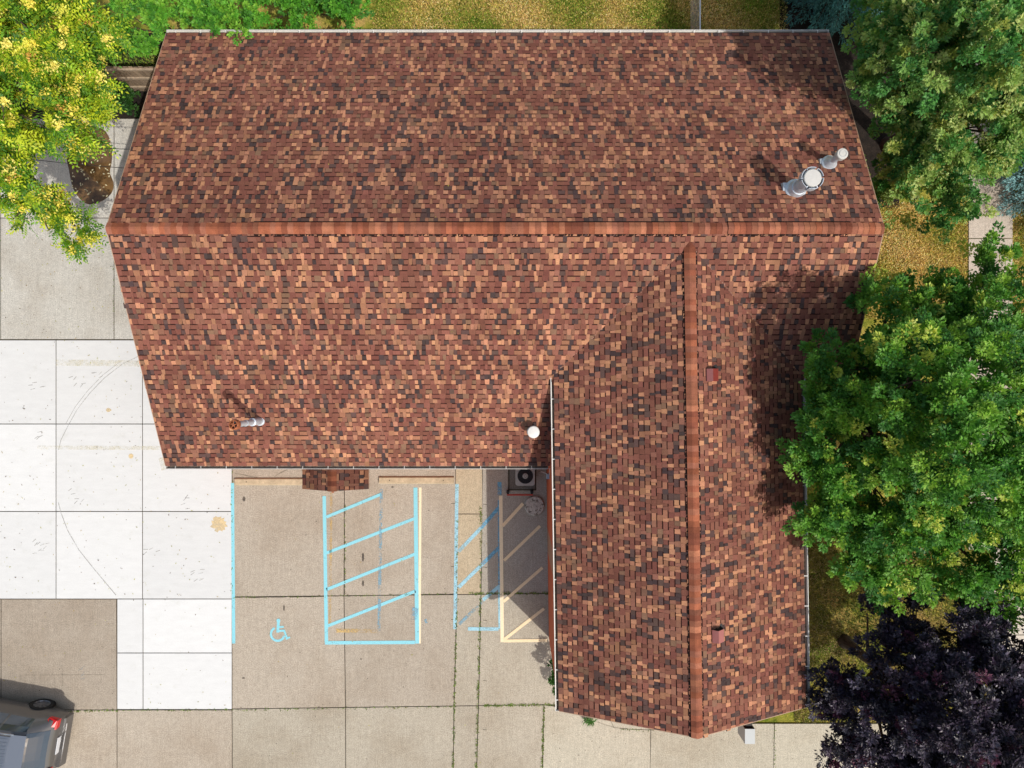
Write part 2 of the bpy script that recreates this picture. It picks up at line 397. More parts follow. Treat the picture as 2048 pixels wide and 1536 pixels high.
def blob(mb, cx, cy, rx, ry, z, n=40, j=.2, spikes=0):
    pts = []
    for i in range(n):
        t = 2*math.pi*i/n; k = 1+rnd.uniform(-j, j)*(.5 if i % 2 else 1)
        p = P(cx+rx*k*math.cos(t), cy+ry*k*math.sin(t)); pts.append((p.x, p.y, z))
    mb.poly(list(reversed(pts)))
blob(b, 438, 1048, 15, 15, .004, 44, .28); blob(b, 217, 820, 5, 4, .004); blob(b, 262, 912, 5, 5, .004)
tag(b.build('ochre_stains', M_stain), kind='structure')
M_oil = paint('dark_oil_spot', (.10, .085, .07), .42, .2, 14)
b = MB()
blob(b, 488, 998, 3, 5, .004); blob(b, 726, 1114, 2.4, 9, .004); blob(b, 726, 1167, 2.4, 6, .004); blob(b, 785, 974, 2.5, 1.5, .004)
blob(b, 568, 1216, 1.6, 6, .004); blob(b, 722, 1318, 2, 2, .004); blob(b, 487, 1356, 3, 1.4, .004)
for _ in range(60):
    blob(b, rnd.uniform(470, 905), rnd.uniform(985, 1530), rnd.uniform(.6, 1.2), rnd.uniform(.6, 1.2), .004, 7)
for _ in range(40):
    blob(b, rnd.uniform(1090, 1640), rnd.uniform(1460, 1530), rnd.uniform(.6, 1.1), rnd.uniform(.6, 1.1), .004, 7)
tag(b.build('oil_spots', M_oil), kind='structure')
# wet puddle by the tree
M_wet = mat('puddle_water', (.15, .085, .035), .06, spec=.6, noise=[(1.5, .22, 1.5, 5, ONE)])  # noise mixes muddy tone with dark mottles painted as tree reflections
b = MB(); pts = [(160, 250), (205, 258), (222, 285), (224, 320), (220, 345), (227, 365), (224, 385), (205, 402), (180, 409), (162, 400), (148, 380), (142, 362), (138, 340), (134, 320), (136, 300), (130, 285), (140, 262)]
pp = []
for i in range(len(pts)):
    a, c_, d, e = [pts[(i+k) % len(pts)] for k in (-1, 0, 1, 2)]
    for t in (0, .25, .5, .75):
        f = lambda p0, p1, p2, p3: .5*(2*p1+(p2-p0)*t+(2*p0-5*p1+4*p2-p3)*t*t+(3*p1-p0-3*p2+p3)*t**3)
        pp.append((f(a[0], c_[0], d[0], e[0]), f(a[1], c_[1], d[1], e[1])))
b.poly([(P(x, y).x, P(x, y).y, .006) for x, y in reversed(pp)])
tag(b.build('puddle_water', M_wet), kind='structure')

# ------------------------------------------------------------------ roof shingles
PAL = [((.205, .082, .060), 28), ((.170, .066, .050), 16), ((.240, .108, .076), 15), ((.200, .110, .074), 5), ((.45, .215, .125), 12), ((.37, .175, .11), 9), ((.30, .14, .085), 9), ((.064, .043, .043), 9), ((.100, .060, .053), 8)]
PC = [(c[0], c[1]*1.01, c[2]*1.0) for c, _ in PAL]; PW = [w_ for _, w_ in PAL]
EXP = .143
def shingles(mb, O, u, v, n, U, V, lift=0, dim=1):
    """laminated shingles on a plane: O = eave corner, u along the eave, v up the slope, n outward"""
    rows = int(math.ceil(V/EXP))
    pt = lambda a, b_, h: tuple(O+u*a+v*b_+n*(h+lift))
    prev = {}
    for j in range(rows):
        cur_ = {}; v0 = j*EXP; v1 = min(v0+EXP, V)
        a = -rnd.random()*.2; tooth = rnd.random() < .5
        wob = [rnd.uniform(-.002, .002) for _ in range(4)]
        while a < U:
            wd = rnd.choice((.07, .09, .11, .13, .15, .17)) if tooth else rnd.choice((.07, .10, .12, .14, .17, .20))
            a0 = max(a, 0); a1 = min(a+wd, U)
            if a1-a0 > .005:
                c = rnd.choices(PC, PW)[0]; kk = int((a0+a1)/2/.11)
                if rnd.random() < .14: c = prev.get(kk, c)
                if (c[0] > .3 or c[0] < .08) and wd > .13: wd *= .62; a1 = min(a+wd, U)
                cur_[kk] = c; k = rnd.uniform(.86, 1.14)*dim; c = (c[0]*k, c[1]*k*rnd.uniform(.95, 1.05), c[2]*k)
                hb = .010 if tooth else .0052; ht = .001
                e0 = rnd.uniform(.004, .012) if tooth and a0 > 0 and a1 < U else 0
                vb = v0-(.004 if tooth else 0)+rnd.uniform(-.002, .002)
                A, B, C, D = pt(a0+e0, vb, hb), pt(a1-e0, vb, hb), pt(a1, v1+.004, ht), pt(a0, v1+.004, ht)
                mb.poly([A, B, C, D], c)
                dk = tuple(x*.6 for x in c)
                mb.poly([pt(a0+e0, vb, -.002), pt(a1-e0, vb, -.002), B, A], dk)
                if tooth:
                    mb.poly([pt(a0+e0, vb, -.002), A, D, pt(a0, v1, -.002)], dk); mb.poly([B, pt(a1-e0, vb, -.002), pt(a1, v1, -.002), C], dk)
                else:   # the dark granule band printed above each cut-out
                    t0 = v1-.030; f = (t0-vb)/(v1-vb); hh = hb+(ht-hb)*f+.0012
                    mb.poly([pt(a0, t0, hh), pt(a1, t0, hh), pt(a1, v1+.004, ht+.0012), pt(a0, v1+.004, ht+.0012)], (.026, .009, .008))
            a += wd; tooth = not tooth if rnd.random() < .90 else tooth
        prev = cur_

Z_E, Z_R = H-20.4, H-17.38         # main eave / ridge heights
XL, XR = -691*20.4/F, 634*20.4/F
YN, YS = 702*20.4/F, -170*20.4/F
YR = (YN+YS)/2
pm = (Z_R-Z_E)/(YR-YS); YS += .095; ZES = Z_E+.095*pm
bld = empty('office_building', (0, 0, 0), 'brick office building under one brown and tan shingled gable roof with a front wing', 'building')
def slope(xl, xr, ye, ze, yr, zr, ds):
    """deck + shingles of a slope whose eave runs along x; ds=+1 when the eave is south"""
    vv = Vector((0, yr-ye, zr-ze)); V = vv.length; v = vv.normalized()
    if ds > 0: O = Vector((xl, ye, ze)); u = Vector((1, 0, 0))
    else: O = Vector((xr, ye, ze)); u = Vector((-1, 0, 0))
    n = u.cross(v); return O, u, v, n, xr-xl, V
mr = MB()
for O, u, v, n, U, V in (slope(XL, XR, YS, ZES, YR, Z_R, 1), slope(XL, XR, YN, Z_E, YR, Z_R, -1)):
    shingles(mr, O, u, v, n, U, V)
    c = (.045, .03, .025); pt = lambda a, b_, h: tuple(O+u*a+v*b_+n*h)
    mr.poly([pt(0, 0, -.003), pt(U, 0, -.003), pt(U, V, -.003), pt(0, V, -.003)], c)
roof_main = mr.build('roof', M_shingle, bld)
# timber deck/soffit slab below with pale drip edges
def drip(mb, pts, wd=.035, th=.16, side=1, col=(1, 1, 1)):
    for a, b_ in zip(pts[:-1], pts[1:]):
        a = Vector(a); b_ = Vector(b_); o = Vector((side*wd, 0, 0)); d = Vector((0, 0, -th)); up = Vector((0, 0, .004))
        mb.poly([a+up, b_+up, b_+up+o, a+up+o]); mb.poly([a+o+up, b_+o+up, b_+o+d, a+o+d]); mb.poly([a+d, b_+d, b_+o+d, a+o+d])
        mb.poly([a+up, a+up+o, a+o+d, a+d]); mb.poly([b_+up, b_+up+o, b_+o+d, b_+d])
M_fas = mat('tan_drip_edge', (.40, .27, .19), .6, noise=[(6, .85, 1.1, 4, ONE)])
fs = MB()
for xx, s in ((XL, -1), (XR, 1)):
    drip(fs, [(xx, YS, ZES), (xx, YR, Z_R), (xx, YN, Z_E)], .018, .17, s)
for yy, s in ((YS, -1), (YN, 1)):
    fs.box(XL, XR, min(yy, yy-s*.03), max(yy, yy-s*.03), Z_E-.19, Z_E-.02)
fs.poly([(XL, YS, Z_E-.18), (XR, YS, Z_E-.18), (XR, YN, Z_E-.18), (XL, YN, Z_E-.18)])
fs.build('fascia', M_fas, bld)

# ridge caps
CAPC = [(.37, .125, .068), (.30, .100, .058), (.44, .175, .10), (.24, .080, .050), (.32, .125, .08), (.36, .14, .085)]
def ridge_caps(mb, A, B, hw, pitch, lift0, raised=(), dim=.84):
    A, B = Vector(A), Vector(B); d = (B-A); L = d.length; d.normalize()
    side = Vector((-d.y, d.x, 0)).normalized(); t = 0
    while t < L:
        p0 = A+d*t; x = p0
        e = min(t+.142*rnd.uniform(.94, 1.06), L); p1 = A+d*e
        up = any(a <= t <= b_ for a, b_ in raised)
        lf = lift0+(.026 if up else 0)
        c = rnd.choice(CAPC); k = rnd.uniform(.72, 1.2)*dim; c = tuple(q_*k for q_ in c)
        dz = Vector((0, 0, 1))
        h0, h1 = lf+.010, lf+.002
        prof = [(-1, -hw*pitch), (-.18, -hw*.18*pitch*.6+.004), (.18, -hw*.18*pitch*.6+.004), (1, -hw*pitch)]
        for (s0, z0), (s1, z1) in zip(prof[:-1], prof[1:]):
            mb.poly([p0+side*s0*hw+dz*(z0+h0), p1+side*s0*hw+dz*(z0+h1), p1+side*s1*hw+dz*(z1+h1), p0+side*s1*hw+dz*(z1+h0)], c)
            mb.poly([p0+side*s0*hw+dz*(z0+h0), p0+side*s1*hw+dz*(z1+h0), p0+side*s1*hw+dz*(z1-.01+h0), p0+side*s0*hw+dz*(z0-.01+h0)], (.05, .02, .015))
        for s_ in (-1, 1):
            q0 = p0+side*s_*hw+dz*(-hw*pitch+h0); q1 = p1+side*s_*hw+dz*(-hw*pitch+h1); dn = Vector((0, 0, -h0-.01))
            mb.poly([q0, q1, q1+dn, q0+dn], (.02, .012, .01))
            if up:   # dark louvre strip of the ridge vent
                o = side*s_*.036+Vector((0, 0, -.036*pitch))
                a_ = q0+dz*(-h0+.012); b2 = q1+dz*(-h0+.012)
                mb.poly([a_, b2, b2+o, a_+o], (.018, .012, .011))
        t = e
cap = MB()
xw = lambda px: (px-1024)*17.38/F-XL
ridge_caps(cap, (XL-.02, YR, Z_R), (XR+.02, YR, Z_R), .142, pm, .004, [(xw(505), xw(1383)), (xw(1450), xw(1700))])
cap.build('ridge_cap', M_cap, roof_main)

# ------------------------------------------------------------------ wing (its own frame, turned slightly)
WR = R(.85); ZWE, ZWR = H-19.1, H-17.56
WO = Vector((4.52, -8.62, 0))                       # south end of the wing ridge
wu = Vector((math.cos(WR), math.sin(WR), 0)); wv = Vector((-math.sin(WR), math.cos(WR), 0))   # across / northwards
WL = 12.2; HS = 3.275
Wp = lambda a, b_, z: WO+wu*a+wv*b_+Vector((0, 0, z))
wr = MB()
for s in (-1, 1):
    vv = (Wp(0, 0, ZWR)-Wp(s*HS, 0, ZWE)); V = vv.length; v = vv.normalized()
    if s < 0: O = Wp(-HS, WL, ZWE); u = -wv
    else: O = Wp(HS, 0, ZWE); u = wv
    n = u.cross(v)
    shingles(wr, O, u, v, n, WL, V)
    pt = lambda a, b_, h: tuple(O+u*a+v*b_+n*h)
    wr.poly([pt(0, 0, -.003), pt(WL, 0, -.003), pt(WL, V, -.003), pt(0, V, -.003)], (.045, .03, .025))
roof_wing = wr.build('roof', M_shingle, bld)
cap = MB()
ridge_caps(cap, Wp(0, -.02, ZWR), Wp(0, WL, ZWR), .142, (ZWR-ZWE)/HS, .004, [(0, 99)])
cap.build('ridge_cap', M_cap, roof_wing)
fs = MB()
for a, b_ in (((-HS, ZWE), (0, ZWR)), ((0, ZWR), (HS, ZWE))):
    q0 = Wp(a[0], -.018, a[1]+.004); q1 = Wp(b_[0], -.018, b_[1]+.004); i0 = Wp(a[0], 0, a[1]+.004); i1 = Wp(b_[0], 0, b_[1]+.004); d = Vector((0, 0, -.18))
    fs.poly([q0, q1, i1, i0]); fs.poly([q0, q0+d, q1+d, q1]); fs.poly([i0, i1, i1+d, i0+d])
    fs.poly([Wp(a[0], 0, a[1]-.15), Wp(b_[0], 0, b_[1]-.15), Wp(b_[0], WL-.6, b_[1]-.15), Wp(a[0], WL-.6, a[1]-.15)])
for s in (-1, 1):
    fs.poly([Wp(s*HS, 0, ZWE-.01), Wp(s*HS, WL-.6, ZWE-.01), Wp(s*HS, WL-.6, ZWE-.155), Wp(s*HS, 0, ZWE-.155)])
fs.build('fascia', M_fas, bld)

# gutters: open troughs with hanger straps
def gutter(A, B, out, name='gutter', step=.72, m=M_gut, wd=.115, inner=None):
    A, B, out = Vector(A), Vector(B), Vector(out).normalized(); d = (B-A).normalized(); L = (B-A).length; z = Vector((0, 0, 1))
    g = MB(); t = .006; hgt = .12
    bx = lambda o0, o1, z0, z1, s0=0, s1=L, col=ONE: gbox(g, A, d, out, o0, o1, z0, z1, s0, s1)
    bx(0, t, -hgt, 0); bx(wd-.016, wd, -hgt*.45, .004); bx(wd-.03, wd-.018, -hgt, -hgt*.44); bx(t, wd-.03, -hgt, -hgt+t)
    bx(0, wd, -hgt, .004, -.006, 0); bx(0, wd, -hgt, .004, L, L+.006)
    k = step*.35
    while k < L: bx(0, wd-.016, -.004, .008, k, k+.022); k += step
    o = g.build(name, m, bld)
    g2 = MB(); gbox(g2, A, d, out, t+.002, wd-.032, -hgt+t+.002, -hgt+.03, .01, L-.01)
    g2.build('gutter_debris', M_gutin, o)
    return o
def gbox(g, A, d, out, o0, o1, z0, z1, s0, s1):
    M = Matrix.Identity(4); z = Vector((0, 0, 1))
    p = [A+d*s+out*o+z*h for h in (z0, z1) for (s, o) in ((s0, o0), (s1, o0), (s1, o1), (s0, o1))]
    n = len(g.v); g.v += [tuple(q_) for q_ in p]
    for f in ((0, 3, 2, 1), (4, 5, 6, 7), (0, 1, 5, 4), (1, 2, 6, 5), (2, 3, 7, 6), (3, 0, 4, 7)): g.f.append(tuple(n+i for i in f)); g.c.append(ONE)
xcorner = Wp(-HS, 0, 0).x-.17
gutter((XL, YS-.002, ZES-.03), (1.02, YS-.002, ZES-.03), (0, -1, 0), wd=.095)
gutter((XL, YN+.002, Z_E-.02), (XR, YN+.002, Z_E-.02), (0, 1, 0), m=M_white, step=.7, wd=.10)
nw = lambda y: y
bw = 8.0
gutter(Wp(-HS+.03, -.02, ZWE-.04), Wp(-HS+.03, 9.0-.05, ZWE-.04), -wu, m=M_white, step=.8, wd=.12)
gutter(Wp(HS-.01, -.02, ZWE-.04), Wp(HS-.01, 9.0-.05, ZWE-.04), wu, m=M_white, step=.8, wd=.14)

# walls
wb = MB()
wb.box(XL+.35, XR-.35, YS+.4, YN-.4, -.05, Z_E-.195)
for xx in (XL+.35, XR-.35):
    wb.poly([(xx, YS+.4, Z_E-.195), (xx, YN-.4, Z_E-.195), (xx, YR, Z_R-.32)])
wb.build('wall', M_brick, bld)
ww = MB()
M = Matrix.Translation(WO) @ Matrix.Rotation(WR, 4, 'Z')
ww.box(-HS-.065, HS-.5, .62, 7.4, -.05, ZWE-.163, M=M)
ww.box(-HS+.28, HS-.5, .4, .618, -.05, ZWE-.19, M=M)
for y in (.4, .62):
    ww.poly([M @ Vector(p) for p in ((-HS+.3, y, ZWE-.19), (HS-.5, y, ZWE-.19), (0, y, ZWR-.2))])
ww.build('wall', M_brick, bld)

# entrance canopy with its own little shingled gable
zc, zcr = 1.95, 2.40
def Pc(px, py, z): return P(px, py, z)
L0 = P(605, 978, zc); L1 = P(737, 976, zc); rg = P(661, 981, zcr); xm = (L0.x+L1.x)/2
ys = L0.y; yn = YS+.5; cn = MB()
for s in (-1, 1):
    xe = L0.x if s < 0 else L1.x
    vv = Vector((xm-xe, 0, zcr-zc)); V = vv.length; v = vv.normalized()
    O = Vector((xe, yn if s < 0 else ys, zc)); u = Vector((0, -1 if s < 0 else 1, 0)); n = u.cross(v)
    shingles(cn, O, u, v, n, yn-ys, V, dim=.62)
    cn.poly([O, O+u*(yn-ys), O+u*(yn-ys)+v*V, O+v*V], (.045, .03, .025))
rc = cn.build('canopy_roof', M_shingle, bld)
cap = MB(); ridge_caps(cap, (xm, ys-.01, zcr), (xm, yn, zcr), .13, .43, .004, dim=.45); cap.build('ridge_cap', M_cap, rc)
cs = MB(); cs.poly([(L0.x, ys, zc-.01), (xm, ys, zcr-.01), (L1.x, ys, zc-.01), (L1.x, ys, zc-.12), (L0.x, ys, zc-.12)])
cs.poly([(L0.x, ys, zc-.12), (L1.x, ys, zc-.12), (L1.x, yn, zc-.12), (L0.x, yn, zc-.12)])
cs.box(L0.x, L0.x+.03, ys+.002, yn, zc-.12, zc-.012); cs.box(L1.x-.03, L1.x, ys+.002, yn, zc-.12, zc-.012)
cs.build('canopy_frame', M_fas, bld)

vb = MB()
for sgn in (-1, 1):
    for i in range(70):
        t = rnd.random(); a_ = sgn*HS*t
        # valley: where the wing slope height equals the main slope height
        z_ = ZWR-(ZWR-ZWE)/HS*abs(a_); y_ = YR-(Z_R-z_)/pm; bq = (y_-WO.y-wu.y*a_)/wv.y
        p = Wp(a_, bq, z_+.014)+Vector((rnd.uniform(-.02, .02), rnd.uniform(-.02, .02), 0)); r_ = rnd.uniform(.006, .018)
        vb.poly([(p.x-r_, p.y-r_*.6, p.z), (p.x+r_, p.y-r_, p.z), (p.x+r_*.7, p.y+r_, p.z), (p.x-r_, p.y+r_*.8, p.z)])
tag(vb.build('valley_grit', mat('pale_grit', (.32, .19, .14), .9), roof_main), kind='stuff')
# roof penetrations
def zroof(x, y): return Z_R-pm*abs(y-YR)
def boot(c, r, m, h=.06): # flashing plate following the slope
    g = MB(); x, y = c; d = r*.98
    pts = [(x-d, y-d), (x+d, y-d), (x+d, y+d), (x-d, y+d)]
    g.poly([(a, b_, zroof(a, b_)+.016) for a, b_ in pts]); return g
def chim(c, hgt, rp, rcap, rring, rcone, label, m=M_galv):
    x, y = c; z = zroof(x, y)
    g = MB(); g.lathe([(rcone*.98, -.14), (rcone, .03), (rcone*.96, .06), (rcone*.80, .09), (rp*1.1, .26), (rp, .27), (rp, hgt-.18)], (x, y, z), 36)
    for k in range(2): g.lathe([(rp+.008, .42+k*.36), (rp+.012, .43+k*.36), (rp+.008, .45+k*.36)], (x, y, z), 28)
    if rring: g.lathe([(rp, hgt-.40), (rp+.03, hgt-.36), (rcap, hgt-.30), (rcap, hgt-.2)], (x, y, z), 28)
    o = g.build('vent_pipe', m, bld, smooth=False); o['label'] = label
    cpb = MB(); cpb.lathe([(rcap, -.05), (rcap, 0), (rcap*.94, .012), (0.001, .022)], (x, y, z+hgt), 32)
    if not rring: cpb.lathe([(rcap*.98, -.14), (rcap, -.05)], (x, y, z+hgt), 32)
    cpb.build('rain_cap', M_pale, o, smooth=False)
    if rring:
        rg_ = MB(); n = 36
        for i in range(n):
            if i % 6 == 0: continue
            a0, a1 = 2*math.pi*i/n, 2*math.pi*(i+1)/n
            for (r0, z0), (r1, z1) in (((rring, -.20), (rring, .0)), ((rring, 0), (rring-.012, 0)), ((rring-.012, 0), (rring-.012, -.20))):
                rg_.poly([(x+r0*math.cos(a0), y+r0*math.sin(a0), z+hgt+z0), (x+r0*math.cos(a1), y+r0*math.sin(a1), z+hgt+z0), (x+r1*math.cos(a1), y+r1*math.sin(a1), z+hgt+z1), (x+r1*math.cos(a0), y+r1*math.sin(a0), z+hgt+z1)])
        for i in range(6):
            a = 2*math.pi*i/6; rg_.tube([(x+rcap*math.cos(a), y+rcap*math.sin(a), z+hgt-.03), (x+rring*math.cos(a), y+rring*math.sin(a), z+hgt-.05)], .012, 6)
        rg_.lathe([(rp, -.25), (rring-.02, -.2)], (x, y, z+hgt), 28)
        rg_.build('wind_ring', M_galv, o)
    ft = MB(); ft.box(x-rcone*1.25, x-rcone*.35, y-rcone*.2, y+rcone*.75, zroof(x, y+rcone*.75)-.12, zroof(x-rcone, y)+.035, top=.03); ft.build('flashing', M_galv, o)
    # storm brace rod
    return o
def onroof(px, py):
    # intersect the camera ray with the main roof
    kx, ky = (px-1024)/F, (768-py)/F
    D = 18.0
    for _ in range(60): D = H-zroof(kx*D, ky*D)
    return kx*D, ky*D
chim(onroof(1590, 380), 1.06, .165, .205, .262, .27, 'large galvanised flue with slotted wind ring and flat pale cap')
chim(onroof(1657, 327), .78, .075, .135, 0, .20, 'smaller galvanised flue with a round pale cap')
# white capped vent near the wing
x, y = onroof(1066, 862); z = zroof(x, y)
g = MB(); g.lathe([(.17, -.1), (.17, .02), (.09, .14), (.09, .42)], (x, y, z), 24); o = g.build('vent_pipe', M_galv, bld, smooth=False); o['label'] = 'short vent with round bright white cap'
g = MB(); g.lathe([(.155, .34), (.165, .36), (.165, .44), (.15, .46), (.08, .475), (.001, .48)], (x, y, z), 32); g.build('rain_cap', M_white, o)
# rusty tall pipe
x, y = onroof(520, 842); z = zroof(x, y); hh = 1.88
g = MB(); g.lathe([(.13, -.1), (.13, .02), (.10, .05), (.095, .55), (.108, .56), (.108, .60), (.078, .62), (.075, 1.05), (.084, 1.06), (.084, 1.09), (.075, 1.1), (.075, hh-.12)], (x, y, z), 24)
o = g.build('vent_pipe', M_galv, bld, smooth=False); o['label'] = 'tall thin grey flue pipe with rusty open cap'
g = MB(); g.lathe([(.085, hh-.20), (.13, hh-.16), (.135, hh-.10), (.12, hh), (.095, hh+.015), (.09, hh-.02), (.125, hh-.12)], (x, y, z), 20)
for i in range(5):
    a = i*2*math.pi/5+.3; g.tube([(x, y, z+hh+.0), (x+.1*math.cos(a), y+.1*math.sin(a), z+hh+.012)], .012, 5)
g.lathe([(.035, hh-.03), (.035, hh+.02), (.001, hh+.03)], (x, y, z), 12)
g.build('rusty_cap', M_rust, o)
# red hood vents on the wing roof
def zwing(p):
    a = (p-WO).dot(wu); return ZWR-(ZWR-ZWE)/HS*abs(a)
def onwing(px, py):
    D = 18.0
    for _ in range(40):
        p = Vector(((px-1024)*D/F, (768-py)*D/F, 0)); D = H-zwing(p)
    return p
M_pink = mat('faded_red_metal', (.36, .14, .13), .5, noise=[(9, .92, 1.06, 3, ONE)])
for px, py, m, m2, lb in ((1423, 750, M_pink, M_redm, 'dark red square roof vent hood'), (1434, 1269, M_pink, M_pink, 'faded pink square roof vent hood')):
    p = onwing(px, py); z = zwing(p)
    g = MB(); wd = .155
    Mx = Matrix.Translation(Vector((p.x, p.y, z))) @ Matrix.Rotation(WR, 4, 'Z')
    V_ = lambda a, b_, c: tuple(Mx @ Vector((a, b_, c)))
    t = .17
    # sloping hood: high ridge in the middle, open to the north
    g.poly([V_(-.15, -wd, .12), V_(-.02, -wd, t+.05), V_(-.02, wd, t+.05), V_(-.15, wd, .12)][::-1])
    g.poly([V_(-.15, -wd, -.1), V_(-.15, -wd, .12), V_(-.15, wd, .12), V_(-.15, wd, -.1)][::-1])
    g.poly([V_(-.15, -wd, -.1), V_(.13, -wd, -.1), V_(.13, -wd, .06), V_(-.02, -wd, t+.05), V_(-.15, -wd, .12)])
    o = g.build('roof_vent', m, bld); o['label'] = lb
    g = MB()
    g.poly([V_(-.019, -wd, t+.049), V_(.15, -wd, .07), V_(.15, wd, .07), V_(-.019, wd, t+.049)])
    g.poly([V_(.15, -wd, -.15), V_(.15, wd, -.15), V_(.15, wd, .07), V_(.15, -wd, .07)])
    g.build('hood_side', m2, o)
    g = MB(); g.poly([V_(-.15, wd-.01, -.1), V_(.15, wd-.01, -.15), V_(.15, wd-.01, .06), V_(-.02, wd-.01, t+.04), V_(-.15, wd-.01, .11)])
    g.poly([V_(-.17, wd, .02), V_(.15, wd, -.04), V_(.15, wd+.10, -.04), V_(-.17, wd+.05, .02)]); g.build('vent_opening_and_shadow', M_black, o)  # dark opening, plus a black sheet beyond it painted as the hood's shadow
# grey box on the gable wall below the south rake
g = MB(); p0 = P(1490, 1488, 2.6); p1 = P(1510, 1458, 2.6)
g.box(p0.x, p1.x, p0.y, p1.y, 1.95, 2.6); g.box(p0.x+.05, p1.x-.05, p1.y, p1.y+.34, 2.05, 2.5)
o = g.build('wall_mounted_box', mat('grey_blue_box_paint', (.40, .44, .46), .45), bld); g = MB(); g.poly([(p0.x+.004, p1.y+.004, 1.97), (p1.x-.004, p1.y+.004, 1.97), (p1.x-.004, p1.y+.004, 2.59), (p0.x+.004, p1.y+.004, 2.59)]); g.box(p0.x+.045, p1.x-.045, p1.y+.006, p1.y+.35, 2.045, 2.505)
g.build('mounting_bracket', M_black, o)
# small blue-grey lamp on the wing wall and its conduit
pl = P(1096.5, 953, 1.9); g = MB(); g.box(pl.x-.055, pl.x+.05, pl.y-.085, pl.y+.085, 1.72, 1.92, top=.012); o = g.build('wall_lamp', mat('blue_grey_plastic', (.30, .40, .50), .4), bld)
g = MB(); g.tube([(pl.x+.02, pl.y+.05, 1.9), P(1082, 943, 1.9)], .008, 5); g.tube([(pl.x+.03, pl.y+.05, 1.9), (pl.x+.03, pl.y+.3, 2.3)], .008, 5); g.build('conduit', M_white, o)

# ------------------------------------------------------------------ things on the paving
def wheel_stop(xa, xb, yc_, label):
    a = P(xa, yc_); b_ = P(xb, yc_); L = b_.x-a.x
    t = empty('parking_block', ((a.x+b_.x)/2, a.y, 0), label, 'wheel stop', 'parking blocks in front of the building')
    g = MB(); h = .085; w0, w1 = .115, .092
    pf = [(-w0, 0), (-w0, .03), (-w1, h-.012), (-w1+.012, h), (w1-.012, h), (w1, h-.012), (w0, .03), (w0, 0)]
    n = 14; base = 0
    rows = []
    for i in range(n+1):
        x = -L/2+L*i/n
        rows.append([(x, yy+rnd.uniform(-.003, .003), zz+(rnd.uniform(-.003, .003) if zz > .02 else 0)) for yy, zz in pf])
    for i in range(n):
        for k in range(len(pf)-1): g.poly([rows[i][k], rows[i][k+1], rows[i+1][k+1], rows[i+1][k]][::-1])
    g.poly(rows[0][::-1]); g.poly(rows[-1])
    g.build('block', M_stop, t)
    for s in (-1, 1):
        gg = MB(); gg.lathe([(.018, h-.01), (.018, h+.006), (.001, h+.008)], (s*L*.36, 0, 0), 10); gg.build('anchor_bolt', M_joint, t)
wheel_stop(471, 640, 963, 'tan concrete parking block running under the shingled entrance canopy')
wheel_stop(759, 908, 960, 'tan concrete parking block lying fully in view, right of the shingled canopy')

# air conditioner on its pad
pad = MB(); a = P(1019, 978); c_ = P(1070, 930); pad.box(a.x, c_.x, a.y, c_.y, -.02, .035, (.17, .16, .14))
tag(pad.build('concrete_pad', M_old), 'dark mossy square concrete pad under the air conditioner', 'pad')
pj = MB(); pj.box(a.x-.045, c_.x+.04, a.y-.045, c_.y, -.02, .004); tag(pj.build('pad_joint', M_joint), kind='structure')
ax = P(1050.5, 951.5, .80); ac = empty('air_conditioner', (ax.x, ax.y, .035), 'grey square air conditioning unit with round black fan grille on top', 'air conditioner')
def rrect(hw, r, n=6):
    pts = []
    for cx, cy, a0 in ((hw-r, hw-r, 0), (-hw+r, hw-r, 90), (-hw+r, -hw+r, 180), (hw-r, -hw+r, 270)):
        for i in range(n+1): t = R(a0+90*i/n); pts.append((cx+r*math.cos(t), cy+r*math.sin(t)))
    return pts
def prism(g, pts, z0, z1, c=(0, 0), col=ONE, bev=0):
    n = len(pts)
    lo = [(x+c[0], y+c[1], z0) for x, y in pts]; hi = [(x+c[0], y+c[1], z1-bev) for x, y in pts]; tp = [(x*(1-bev*3)+c[0], y*(1-bev*3)+c[1], z1) for x, y in pts]
    for i in range(n):
        j = (i+1) % n; g.poly([lo[i], lo[j], hi[j], hi[i]], col)
        if bev: g.poly([hi[i], hi[j], tp[j], tp[i]], col)
    g.poly(tp, col); g.poly(lo[::-1], col)
M_acg = mat('grey_cabinet_paint', (.36, .36, .34), .5, noise=[(9, .9, 1.05, 3, ONE)])
g = MB(); prism(g, rrect(.285, .07), 0, .76); g.build('cabinet', M_galv, ac)
g = MB(); prism(g, rrect(.30, .08), .762, .80, bev=.012); g.build('top_panel', M_acg, ac)
g = MB(); g.lathe([(.235, .802), (.235, .806), (.001, .806)], n=36); g.build('fan_opening', M_black, ac)
g = MB()
for r_ in np.linspace(.07, .235, 9): g.lathe([(r_-.004, .812), (r_, .818), (r_+.004, .812)], n=36)
for i in range(8):
    a_ = math.pi*i/8; g.tube([(-.235*math.cos(a_), -.235*math.sin(a_), .812), (.235*math.cos(a_), .235*math.sin(a_), .812)], .003, 4)
g.build('grille', mat('dark_wire', (.07, .07, .085), .5, .5), ac)
g = MB(); g.lathe([(.085, .822), (.085, .836), (.07, .842), (.001, .842)], n=24); hb = g.build('fan_hub', M_acg, ac)
for i in range(5):
    g = MB(); a_ = i*2*math.pi/5; g.lathe([(.011, .8425), (.011, .8445), (.0005, .8445)], (.045*math.cos(a_), .045*math.sin(a_), 0), 8); g.build('screw', M_black, hb)
